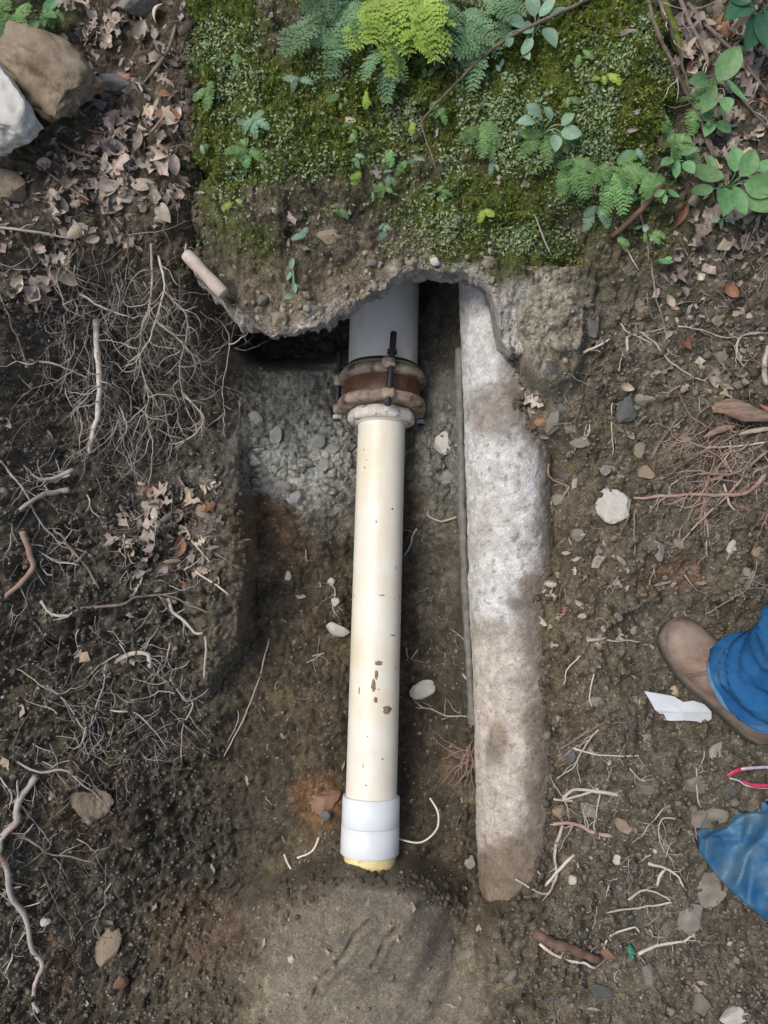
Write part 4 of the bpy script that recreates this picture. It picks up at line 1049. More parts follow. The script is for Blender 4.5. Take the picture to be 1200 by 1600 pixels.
RL = [
 ([(55, 1213), (30, 1250), (25, 1285), (2, 1310), (0, 1335), (12, 1360), (18, 1400), (38, 1430), (50, 1480), (66, 1505), (57, 1530), (52, 1560), (60, 1582)], .0075, .0045, 'long thick pale root running down the lower left edge', 'root', 6, 40),
 ([(18, 1298), (60, 1320), (80, 1335), (120, 1340), (152, 1352)], .0030, .001, 'pinkish root crossing right from the thick pale root', 'root_pink', 5, 35),
 ([(15, 1185), (60, 1206), (100, 1203), (130, 1226), (150, 1240), (165, 1258), (176, 1273)], .0028, .0012, 'cream root lying across the ochre rock', 'root', 5, 35),
 ([(27, 1215), (30, 1255), (55, 1285), (82, 1320)], .0022, .001, 'thin root slanting behind the thick pale root', 'root', 4, 30),
 ([(0, 1215), (18, 1240), (14, 1262)], .0022, .001, 'short root stub at the left edge beside the thick root', 'root', 2, 20),
 ([(36, 830), (47, 868), (50, 890), (30, 912), (4, 936)], .0068, .005, 'stout bent pink root on the upper left bank', 'root_pink', 4, 30),
 ([(175, 1036), (205, 1021), (230, 1021), (234, 1044)], .0062, .0045, 'short hooked peeled root on the left bank', 'root', 6, 60),
 ([(262, 934), (268, 952), (285, 968), (305, 990), (321, 993), (320, 1038), (318, 1058)], .0042, .0018, 'zigzag tan root dropping from the green brown twig', 'root', 4, 30),
 ([(122, 950), (190, 943), (215, 932), (260, 930), (300, 946), (332, 959)], .0034, .0018, 'long green brown twig lying across the left ledge', 'twig', 3, 30),
 ([(110, 765), (78, 770), (45, 786), (0, 822)], .0062, .004, 'thick grey root pointing left under the root tangle', 'root', 4, 40),
 ([(115, 733), (82, 748), (55, 744), (33, 722)], .0052, .002, 'curved grey root above the thick left pointing one', 'root', 6, 40),
 ([(108, 742), (80, 752), (60, 752)], .0040, .002, 'short root stub nested under the curved grey root', 'root', 3, 30),
 ([(262, 1050), (284, 1090), (301, 1100), (284, 1140), (285, 1188)], .0030, .0012, 'kinked pale root hanging over the left trench edge', 'root', 6, 40),
 ([(72, 1068), (100, 1095), (130, 1137), (145, 1146), (168, 1182)], .0024, .001, 'slanting root in the middle of the left bank', 'root', 7, 40),
 ([(172, 1110), (210, 1115), (240, 1140), (262, 1173)], .0022, .0008, 'thin root arching right below the hooked root', 'root', 4, 30),
 ([(150, 500), (152, 556), (155, 620), (149, 660), (140, 708)], .0062, .0050, 'straight grey stake like root hanging in the tangle', 'root', 5, 50),
 ([(237, 380), (236, 460), (222, 515), (219, 560), (232, 620), (228, 650), (239, 700), (233, 762)], .0026, .0012, 'longest pale root hanging through the tangle', 'root', 16, 60),
 ([(248, 400), (256, 450), (241, 510), (216, 560), (190, 575)], .0024, .001, 'wavy pale root crossing the longest hanging root', 'root', 12, 60),
 ([(258, 455), (290, 492), (291, 530), (281, 575), (288, 622), (292, 642)], .0022, .001, 'pale root right of the longest hanging root', 'root', 10, 55),
 ([(245, 505), (280, 530), (296, 550)], .0022, .001, 'short pale root bridging towards the cut stick', 'root', 3, 40),
 ([(125, 460), (150, 475), (185, 490), (212, 500)], .0026, .001, 'cream root slanting in front of the dark hollow', 'root', 4, 30),
 ([(45, 562), (85, 569), (115, 581), (137, 592)], .0028, .0018, 'cream root lying left of the grey stake like root', 'root', 4, 40),
 ([(0, 455), (20, 510), (44, 574)], .0018, .0014, 'straight thin stem at the far left below the leaves', 'twig', 0, 0),
 ([(420, 1000), (405, 1060), (382, 1120), (350, 1182)], .0020, .0012, 'thin straight straw leaning on the trench wall', 'root', 0, 0),
 ([(360, 1090), (372, 1120), (352, 1170)], .0012, .0008, 'hair thin root beside the leaning straw', 'root', 0, 0),
 ([(285, 615), (310, 640), (318, 660), (290, 688), (262, 696)], .0022, .001, 'root curling back near the trench wall', 'root', 9, 45),
 ([(345, 500), (360, 535), (350, 590), (348, 640)], .0016, .0008, 'thin root hanging left of the cavity mouth', 'root', 8, 40),
 ([(0, 720), (40, 770), (60, 810), (95, 850), (130, 862)], .0026, .001, 'thin root sweeping right above the bent pink root', 'root', 7, 50),
 ([(50, 855), (78, 872), (90, 880), (124, 882)], .0020, .001, 'small forked root right of the bent pink root', 'root', 5, 30),
 ([(100, 848), (130, 880), (155, 920)], .0036, .0024, 'grey brown root leaning right above the twig', 'twig', 3, 30),
 ([(65, 940), (80, 960), (108, 963)], .0036, .003, 'short blue grey root stub left of the long twig', 'root', 2, 20),
 ([(165, 1035), (162, 1075), (145, 1120), (140, 1150), (150, 1180)], .0020, .001, 'thin root falling from the hooked root', 'root', 8, 50),
 ([(20, 1040), (78, 1080)], .0015, .0008, 'thin straight rootlet at the left edge of the bank', 'root', 3, 40),
 ([(0, 1395), (30, 1418), (65, 1410)], .0018, .001, 'thin root crossing behind the lower thick root', 'root', 2, 30),
 ([(0, 1500), (20, 1490), (8, 1520), (15, 1535)], .0026, .001, 'small root fork at the bottom left edge', 'root', 3, 30),
 ([(60, 1345), (85, 1410), (110, 1450), (120, 1475)], .0012, .0007, 'dark thread root right of the thick pale root', 'twig', 3, 30),
 # right bank
 ([(1195, 742), (1170, 768), (1130, 774), (1090, 772), (1040, 776), (990, 778)], .0048, .0028, 'long pink brown root ending at the cream stone chip', 'root_pink', 8, 40),
 ([(1200, 705), (1160, 735), (1120, 745), (1080, 768), (1062, 800)], .0034, .0016, 'pink root crossing above the long pink brown root', 'root_pink', 8, 40),
 ([(1200, 690), (1150, 715), (1118, 735), (1100, 760), (1104, 862)], .0024, .001, 'root dropping steeply through the right root fan', 'root_pink', 6, 35),
 ([(1200, 728), (1165, 745), (1120, 790), (1075, 835), (1060, 850)], .0030, .0012, 'lowest pink root of the right root fan', 'root_pink', 8, 40),
 ([(1100, 700), (1150, 697), (1200, 690)], .0022, .0016, 'pale rootlet lying flat under the split bark', 'root', 5, 40),
 ([(1130, 755), (1142, 790), (1148, 795)], .0024, .002, 'short straight stub below the pink root', 'root', 0, 0),
 ([(1017, 405), (1024, 460), (1038, 505), (1045, 555)], .0022, .0016, 'grey brown stem hanging below the small green leaf', 'twig', 3, 40),
 ([(1000, 515), (1030, 545), (1055, 572), (1090, 592), (1145, 615)], .0024, .0015, 'long thin root running right across the bank', 'root', 6, 40),
 ([(968, 505), (985, 520), (1030, 540)], .0018, .001, 'short root joining the long thin root', 'root', 4, 40),
 ([(910, 550), (938, 540), (957, 527)], .0030, .0018, 'pale bent rootlet on the upper right bank', 'root', 4, 30),
 ([(980, 525), (978, 550)], .0030, .0026, 'tiny pale root stub pointing down on the right bank', 'root', 0, 0),
 ([(955, 545), (940, 580), (915, 590), (908, 630), (890, 680)], .0012, .0008, 'fine dark rootlet on the bank beside the cavity', 'twig', 4, 40),
 ([(957, 620), (958, 710)], .0012, .0008, 'straight hair root left of the round tan leaf', 'root', 4, 30),
 ([(1200, 522), (1160, 525), (1150, 545), (1155, 562), (1165, 575)], .0030, .0014, 'hooked pale root near the right edge', 'root', 5, 30),
 ([(1060, 510), (1095, 515), (1140, 528), (1200, 528)], .0016, .001, 'thin root running to the hooked pale root', 'root', 4, 30),
 ([(1200, 540), (1194, 580), (1198, 602)], .0052, .005, 'thick pale root stub cut by the right edge', 'root', 0, 0),
 ([(1018, 716), (1040, 680), (1060, 650)], .0036, .0020, 'grey stick leaning on the right bank', 'twig', 3, 30),
 ([(1060, 716), (1075, 680), (1085, 660), (1100, 640), (1130, 625)], .0024, .0014, 'grey stick right of the leaning one', 'twig', 4, 40),
 ([(858, 725), (858, 745), (885, 760), (895, 765)], .0022, .0012, 'brown rootlet beside the cement pipe', 'root_pink', 5, 35),
 ([(990, 800), (992, 870)], .0018, .0016, 'thin grey stem standing below the cream stone chip', 'twig', 0, 0),
 ([(985, 802), (965, 845)], .0020, .0016, 'dark stem leaning left below the cream stone chip', 'twig', 0, 0),
 ([(1100, 800), (1105, 835), (1105, 870)], .0014, .001, 'fine root hanging near the bluish pebble', 'root', 3, 30),
 ([(1102, 960), (1145, 935), (1155, 920), (1200, 920)], .0018, .0012, 'branched grey twig above the boot', 'twig', 4, 40),
 ([(948, 1000), (1002, 1003)], .0018, .0016, 'short pale stalk beside the tan leaf', 'root', 0, 0),
 ([(918, 1002), (948, 998)], .004, .002, 'pale seed pod shaped sliver on the right bank', 'root', 0, 0),
 ([(928, 1052), (922, 1085), (926, 1108)], .0016, .001, 'thin curved straw in the middle of the right bank', 'root', 0, 0),
 ([(914, 1018), (888, 1045), (882, 1068)], .0014, .001, 'thin rootlet below the pale sliver', 'root', 0, 0),
 ([(960, 1122), (925, 1140), (875, 1172)], .0020, .0015, 'straight grey twig sloping down left on the right bank', 'twig', 3, 30),
 ([(935, 1140), (915, 1165), (895, 1200), (870, 1215)], .0022, .0012, 'forked pale root below the sloping twig', 'root', 4, 40),
 ([(895, 1170), (935, 1180), (975, 1182), (1010, 1180)], .0020, .001, 'thin root lying level above the curved roots', 'root', 5, 30),
 ([(972, 1243), (935, 1236), (895, 1234), (882, 1248), (920, 1238), (955, 1222)], .0040, .0022, 'uppermost curved root right of the cement pipe', 'root', 6, 40),
 ([(866, 1248), (890, 1252), (915, 1240)], .0028, .0016, 'short root under the uppermost curved root', 'root', 2, 30),
 ([(957, 1308), (925, 1300), (905, 1288), (864, 1288)], .0042, .0034, 'pink brown root bar right of the cement pipe', 'root_pink', 5, 40),
 ([(880, 1290), (868, 1318), (868, 1350), (868, 1375), (853, 1396), (830, 1388), (805, 1372)], .0038, .0020, 'long curved root looping down beside the cement pipe end', 'root', 4, 40),
 ([(897, 1336), (875, 1358), (852, 1384)], .0032, .0028, 'straight root piece across the looping root', 'root', 0, 0),
 ([(862, 1292), (835, 1318), (829, 1345), (845, 1370)], .0020, .0012, 'thin bowed root left of the looping root', 'root', 2, 30),
 ([(938, 1240), (932, 1270), (928, 1300)], .0020, .0012, 'root dropping from the uppermost curved root', 'root', 3, 30),
 ([(887, 1225), (886, 1255), (888, 1275)], .0018, .0012, 'pink rootlet crossing the curved roots', 'root_pink', 2, 30),
 ([(1013, 1349), (1040, 1357), (1060, 1370), (1072, 1391)], .0030, .0018, 'forked pale root in the lower right soil', 'root', 2, 30),
 ([(1040, 1355), (1030, 1370), (1025, 1383)], .0034, .0032, 'short prong of root beside the forked pale root', 'root', 0, 0),
 ([(982, 1406), (1000, 1392), (1025, 1395), (1046, 1407)], .0024, .0016, 'arched pale root below the forked one', 'root', 3, 30),
 ([(945, 1424), (1000, 1418), (1056, 1408)], .0018, .0018, 'long thin root under the arched root', 'root', 2, 30),
 ([(998, 1489), (1035, 1477), (1065, 1472), (1085, 1458)], .0034, .0018, 'pale root at the lower right beside the green scrap', 'root', 4, 30),
 ([(942, 1482), (955, 1460), (990, 1450), (998, 1455)], .0022, .0018, 'brownish root arching over the orange pebble', 'root', 0, 0),
 ([(1060, 1280), (1035, 1280), (1028, 1305), (1040, 1330), (1068, 1338)], .0020, .0012, 'looping grey rootlet left of the blue tarp', 'root', 6, 40),
 ([(1036, 1262), (1015, 1290), (1002, 1308)], .0014, .001, 'thin rootlet above the looping grey one', 'root', 2, 30),
 ([(1085, 1275), (1088, 1300), (1093, 1326)], .0016, .0014, 'straight stem standing left of the tarp fold', 'root_pink', 0, 0),
 ([(1089, 1200), (1090, 1245), (1099, 1268)], .0018, .0012, 'pale stem hanging over the beige stone', 'root', 0, 0),
 ([(985, 1200), (1000, 1218), (1015, 1225)], .0020, .001, 'small pale root below the plastic scrap', 'root', 3, 30),
 # trench
 ([(712, 808), (690, 815), (670, 808), (668, 800)], .0028, .0016, 'kinked white root touching the cement pipe', 'root', 1, 20),
 ([(651, 825), (643, 845), (632, 868)], .0026, .0018, 'pale root tucked against the white pipe', 'root', 1, 30),
 ([(635, 1012), (640, 1030), (655, 1010)], .0016, .001, 'small curled root right of the white pipe', 'root', 3, 30),
 ([(732, 1120), (700, 1118), (672, 1108), (650, 1106)], .0018, .001, 'branching rootlet under the pale trench stone', 'root', 6, 30),
 ([(512, 905), (524, 925), (520, 950), (530, 966)], .0016, .001, 'thin root left of the white pipe by the pebbles', 'root', 2, 25),
 ([(488, 1025), (508, 1020), (478, 1035)], .0012, .0008, 'fine rootlets on the trench wall', 'root', 3, 25),
]
for pts, r0, r1, lab, mt, nb, bl_ in RL:
    hang = 90 < pts[0][0] < 350 and pts[0][1] < 640
    root(pts, r0 * (1.15 if hang else 1), r1, lab, mt, branches=nb, blen=bl_ or 20, lift=.045 if hang else None, sm=9 if hang else 5)
# brown torn root lower right
root([(833, 1458), (870, 1475), (905, 1488), (935, 1500)], .012, .008, 'torn brown root stump with frayed bark at the lower right', 'root_brown', 3, 6, 40, k=9)
root([(843, 1475), (875, 1495), (910, 1505), (930, 1512)], .0035, .0024, 'pale root strip beside the torn brown root stump', 'root', 3, 2, 30)
# twigs over the moss
root([(935, -10), (860, 27), (800, 55), (755, 88), (705, 138), (660, 188), (662, 205), (680, 258), (694, 290)], .0036, .0012, 'long grey brown twig bent over the mossy block', 'twig', 2, 0, lift=.02, sm=14, name='twig', cat='twig')
root([(1008, -10), (1032, 60), (1060, 120), (1085, 170), (1110, 235), (1120, 255)], .0050, .0034, 'grey woody vine running down the right edge of the block', 'twig', 3, 5, 40, lift=.012, sm=10, name='vine', cat='vine')
root([(1025, -10), (1050, 50), (1068, 110), (1082, 165)], .0042, .0020, 'thinner vine twisting beside the woody one', 'twig', 4, 5, 40, lift=.008, name='vine', cat='vine')
root([(1058, -10), (1080, 40), (1105, 90), (1102, 110)], .0042, .003, 'straight dead stem crossing the litter at the upper right', 'twig', 2, 3, 40, lift=.012, name='twig', cat='twig')
root([(1075, 5), (1110, 45), (1160, 95), (1200, 145)], .0040, .003, 'long dead stick slanting across the upper right litter', 'twig', 2, 3, 40, lift=.012, name='twig', cat='twig')
root([(1115, 70), (1150, 140), (1200, 200)], .0028, .002, 'thin dead stick below the long slanting one', 'twig', 2, 3, 40, lift=.01, name='twig', cat='twig')
root([(955, 370), (985, 345), (1010, 318), (1036, 288)], .0062, .0048, 'brown stick poking out under the ferns', 'root_brown', 1, 0, 40, lift=.012, name='stick', cat='stick')
root([(1100, 200), (1112, 235), (1122, 245)], .0060, .005, 'short thick grey stub among the right leaves', 'twig', 1, 0, lift=.01, name='stick', cat='stick')
root([(275, 40), (262, 80), (235, 118)], .0036, .0040, 'tan stick leaning in the upper left litter', 'twig', 1, 0, lift=.01, name='stick', cat='stick')
root([(272, 165), (250, 190), (235, 208)], .0032, .0025, 'pink brown stick on the leaf litter', 'root_pink', 1, 0, lift=.01, name='stick', cat='stick')
root([(180, 180), (175, 205), (162, 235)], .0030, .003, 'short grey stick in the leaf litter', 'twig', 1, 0, lift=.01, name='stick', cat='stick')
root([(90, 222), (120, 238), (152, 248)], .0030, .003, 'brown stick below the tan boulder', 'root_brown', 1, 0, lift=.01, name='stick', cat='stick')
root([(75, 270), (110, 295), (142, 314)], .0024, .0016, 'slender stick in the lower leaf litter', 'twig', 1, 0, lift=.008, name='stick', cat='stick')
root([(0, 355), (50, 362), (85, 368), (112, 374)], .0030, .0016, 'pale straight stick at the left edge below the litter', 'root', 1, 1, 60, lift=.008, name='stick', cat='stick')
root([(835, 335), (848, 370), (862, 400)], .0014, .001, 'thin straw stem below the ferns', 'root', 1, 0, lift=.006, name='stick', cat='stick')
root([(960, 350), (985, 400), (1000, 425)], .0014, .001, 'thin straw stem right of the ferns', 'root', 1, 0, lift=.006, name='stick', cat='stick')
root([(1000, 330), (1012, 380), (1014, 410)], .0026, .0014, 'brown stem dropping from the fern clump', 'twig', 1, 0, lift=.006, name='stick', cat='stick')
root([(300, 845), (325, 875), (328, 878)], .0024, .0018, 'white stalk on the left ledge', 'root', 1, 0, lift=.006, name='stick', cat='stick')
root([(305, 893), (335, 912), (358, 930)], .0030, .0020, 'pale stick lying on the left ledge', 'root', 1, 0, lift=.004, name='stick', cat='stick')
# fine tangles nobody could count
def tangle(name, label, n_, x0, x1, y0, y1, dens, ang, angs, L, r, mat, seed, lift=(.0, .03), hang=True):
    rs = np.random.RandomState(seed); mb = MB(); px, py = rand_px(n_, x0, x1, y0, y1, dens, seed)
    for x, y in zip(px, py):
        a = ang + rs.normal() * angs; q = [np.array([x, y])]; l_ = L * rs.uniform(.35, 1.4); cur = rs.normal() * .12
        ns = rs.randint(4, 8)
        for _ in range(ns):
            a += rs.normal() * .30 + cur; q.append(q[-1] + l_ / ns * np.array([math.cos(a), math.sin(a)]))
        r0_ = r * (.45 + 2.2 * rs.uniform() ** 4); lf0 = rs.uniform(*lift)
        C, rr, _c = root_curve(q, r0_, r * .2, 5, rs.randint(9999), lf0, 7, 7)
        mb.add(*tube(C, rr, 4))
        for _b in range(rs.randint(1, 4)):     # forks leave the strand and thin out
            i_ = rs.randint(1, ns); a2 = a + rs.choice([-1, 1]) * rs.uniform(.4, 1.1); q2 = [q[i_]]
            for _ in range(3):
                a2 += rs.normal() * .35; q2.append(q2[-1] + l_ * rs.uniform(.08, .18) * np.array([math.cos(a2), math.sin(a2)]))
            C2, r2_, _c = root_curve(q2, r0_ * .55, r * .12, 3, rs.randint(9999), lf0 * .8, 7, 5)
            j_ = np.argmin(np.hypot(C[:, 0] - C2[0, 0], C[:, 1] - C2[0, 1])); C2 = C2 + (C[j_] - C2[0]) * np.linspace(1, 0, len(C2))[:, None]
            mb.add(*tube(C2, r2_, 3))
    return tag(mb.obj(name, M[mat]), label, 'roots', kind='stuff')
hb = math.pi / 2
tangle('root_tangle', 'dense tangle of fine hair roots hanging on the upper left bank', 210, 60, 320, 360, 690, lambda x, y: np.clip(blob(x, y, 185, 530, 120, 160, .8, .5, 121), 0, 1), hb, .32, 95, .0010, 'root_fine', 31, (.004, .05))
tangle('root_tangle', 'fine roots under the lip left of the cavity', 45, 270, 390, 450, 660, None, hb, .8, 55, .0008, 'root_fine', 32, (.003, .03))
tangle('root_tangle', 'fine hair roots spread over the middle left bank', 120, 0, 330, 700, 1230, lambda x, y: np.clip(.75 - .6 * smooth(x, 240, 330), 0, 1), hb - .2, .8, 55, .0009, 'root_fine', 33, (.001, .015))
tangle('root_tangle', 'knot of fine roots under the hooked peeled root', 60, 130, 300, 1030, 1180, None, hb, .9, 60, .0008, 'root_fine', 34, (.001, .02))
tangle('root_tangle', 'fine roots around the thick pale root at lower left', 60, 0, 180, 1150, 1450, None, hb, .8, 60, .0008, 'root_fine', 35, (.001, .015))
tangle('root_tangle', 'fan of fine pink roots at the right edge', 60, 1080, 1230, 660, 800, None, math.pi - .4, .5, 90, .0012, 'root_pink', 36, (.001, .02))
tangle('root_tangle', 'loose rootlets over the right bank', 110, 840, 1220, 420, 1000, None, hb, 1.3, 38, .0008, 'root_fine', 37, (.001, .008))
tangle('root_tangle', 'loose rootlets in the lower right soil', 80, 850, 1110, 1100, 1600, None, hb, 2.5, 30, .0008, 'root_fine', 38, (.001, .006))
tangle('root_tangle', 'stray rootlets in the trench', 50, 400, 730, 780, 1330, lambda x, y: (np.abs(x - 585) > 55) * 1.0, hb, 2.0, 25, .0006, 'root_fine', 39, (.001, .006))
# brown root tuft beside the cement pipe
mb = MB(); rs = np.random.RandomState(41)
for i in range(36):
    a = rs.uniform(.9, 3.3); l_ = rs.uniform(25, 70); q = [np.array([738 + rs.normal() * 4, 1180 + rs.normal() * 8])]
    for _ in range(4):
        a += rs.normal() * .25; q.append(q[-1] + l_ / 4 * np.array([math.cos(a), math.sin(a)]))
    C, rr, _c = root_curve(q, .0012, .0005, 3, rs.randint(999), rs.uniform(.005, .04), 7, 7); mb.add(*tube(C, rr, 4))
tag(mb.obj('root_tuft', M['root_pink']), 'brush of fine reddish roots between the white socket and the cement pipe', 'roots', kind='stuff')
# slender litter twigs
tangle('twig_litter', 'fine dead stems among the upper right litter', 70, 1050, 1220, 0, 560, None, .9, 1.3, 60, .0012, 'twig', 42, (.002, .012))
tangle('twig_litter', 'fine dead stems among the upper left litter', 60, 0, 290, 20, 400, None, .9, 1.4, 45, .0011, 'twig', 43, (.002, .012))
tangle('twig_litter', 'fine dead stems among the leaves on the left ledge', 45, 190, 340, 750, 910, None, .9, 1.4, 40, .0009, 'root_fine', 44, (.002, .012))

# cut stick (stripped), two ends
P0, P1 = on(290, 396, .012), on(350, 460, .012); hz_ = max(P0[2], P1[2], on(320, 430)[2]) + .022; P0, P1 = loc(290, 396, hz_), loc(350, 460, hz_ + .006)
ck = empty('cut_stick', P0, 'thick stripped pale stick with a red brown scar above the root tangle', 'stick')
V_, f_ = lathe(P0, P1, [(0, .009), (.002, .012)] + [(s, .0122 + .0008 * math.sin(s * 90)) for s in np.linspace(.01, np.linalg.norm(P1 - P0) - .003, 12)] + [(np.linalg.norm(P1 - P0), .011)], 20, .0012, 40)
mesh_obj('stick_body', V_, f_, M['wood_pale'], ck)
# bark pieces at the right edge
def slab(pts, wid, th_, label, mat, name, cat, seed=0, lift=.008):
    C, r, c = root_curve(pts, .01, .01, 2, seed, lift, 5, 12)
    t_ = np.linspace(0, 1, len(C)); w_ = wid * np.sin(np.pi * np.clip(t_, .04, .985)) ** .5 * (1 + .3 * fbm(t_, t_ * 0, 5, 3, seed))
    V_, f_ = tube(C, w_, 10, th_); return tag(mesh_obj(name, V_, f_.tolist() + [list(range(10)), [len(V_) - 10 + i for i in range(10)]], M[mat]), label, cat)
slab([(1112, 640), (1140, 636), (1170, 645), (1215, 655)], .019, .35, 'split brown slab of bark jutting in from the right edge', 'bark', 'bark_slab', 'bark', 1)
slab([(1100, 683), (1125, 672), (1152, 664)], .007, .5, 'small red brown bark splinter below the bark slab', 'bark', 'bark_splinter', 'bark', 2)
slab([(1155, 678), (1185, 672), (1210, 668)], .005, .5, 'tan wood splinter below the bark slab', 'wood_pale', 'wood_splinter', 'wood', 3)
slab([(1188, 632), (1205, 642), (1220, 650)], .006, .5, 'orange wood chip on top of the bark slab', 'leaf_orange', 'wood_chip', 'wood', 4, .02)
slab([(1035, -10), (1048, 40), (1062, 85)], .012, .4, 'mossy strip of bark at the top between the vines', 'moss', 'bark_strip', 'bark', 5, .01)

# ------------------------------------------------------------------ leaves
def leaf_mesh(name, L, Wd, kind, curl, seed, mat, rows=12, cup=.3):
    rs = np.random.RandomState(seed); t_ = np.linspace(0, 1, rows)
    if kind == 'oval': w_ = np.sin(np.pi * t_ ** .85) ** .8
    elif kind == 'lobed': w_ = np.sin(np.pi * t_ ** .8) ** .6 * (.62 + .38 * np.sign(np.sin(t_ * 22 + seed)) * np.abs(np.sin(t_ * 22 + seed)) ** .5)
    elif kind == 'torn': w_ = (.75 + .45 * rs.uniform(-1, 1, rows)) * np.sin(np.pi * np.clip(t_ * .94 + .03, 0, 1)) ** .6
    else: w_ = np.sin(np.pi * t_ ** .7) ** 1.0
    g = np.array([-1, -.5, 0, .5, 1]); P = []
    for i, tt_ in enumerate(t_):
        wl_, wr_ = w_[i], w_[i] * (1 if kind == 'oval' else rs.uniform(.6, 1.1))
        for q in g:
            ww_ = (wl_ if q < 0 else wr_) * Wd / 2
            x = (tt_ - .5) * L + (rs.normal() * .02 * L if abs(q) == 1 and kind != 'oval' else 0); y = q * ww_
            z = cup * abs(q) ** 1.5 * ww_ + curl * L * (4 * (tt_ - .5) ** 2 - .3) + .05 * L * math.sin(tt_ * 9 + q * 2 + seed) * (kind != 'oval')
            P.append((x, y, z))
    f = []
    for i in range(rows - 1):
        for j in range(4):
            a = i * 5 + j; f.append((a, a + 1, a + 6, a + 5))
    me = bpy.data.meshes.new(name); me.from_pydata(P, [], f); me.materials.append(M[mat])
    me.polygons.foreach_set('use_smooth', np.ones(len(f), bool)); return me
LM = {}
for i in range(5):
    for mt in ('leaf_dead', 'leaf_tan', 'leaf_orange'):
        LM[mt, 'lobed', i] = leaf_mesh('lobed_leaf', .060, .044, 'lobed', [.12, -.1, .25, .05, -.2][i], i * 3 + 1, mt, 16, [.3, -.2, .5, .1, .6][i])
        LM[mt, 'torn', i] = leaf_mesh('torn_leaf', .040, .032, 'torn', [.2, -.15, .3, .1, -.25][i], i * 3 + 2, mt, 8, [.5, -.4, .8, .2, .3][i])
        LM[mt, 'oval', i] = leaf_mesh('oval_leaf', .050, .026, 'oval', [.1, -.1, .2, .05, -.2][i], i * 3 + 3, mt, 9, [.4, -.3, .6, .2, .5][i])
def place(me, name, px, py, ang, scale, label, cat, group=None, tilt=.35, lift=.004, rs=rnd, nn=None, pl=None):
    p = on(px, py, 0) if pl is None else pl
    n1 = nrm(p) if nn is None else nn
    n1 = unit(n1 * .6 + np.array([0, 0, .5]) + np.array([rs.gauss(0, tilt), rs.gauss(0, tilt), 0]))
    a = unit(np.array([math.cos(ang), -math.sin(ang), 0]) - n1 * (math.cos(ang) * n1[0] - math.sin(ang) * n1[1])); b = np.cross(n1, a)
    o = bpy.data.objects.new(name, me); col.objects.link(o)
    R = np.stack([wld(a), wld(b), wld(n1)], 1) * scale
    mtx = Matrix([[*R[0], 0], [*R[1], 0], [*R[2], 0], [0, 0, 0, 1]]); mtx.translation = Vector(wld(p + n1 * lift)); o.matrix_world = mtx
    return tag(o, label, cat, group)
def dead(px, py, ang, s, label, kind='lobed', mt='leaf_dead', i=None, **k):
    i = rnd.randrange(5) if i is None else i
    return place(LM[mt, kind, i], 'dead_leaf', px, py, ang, s, label, 'leaf', **k)
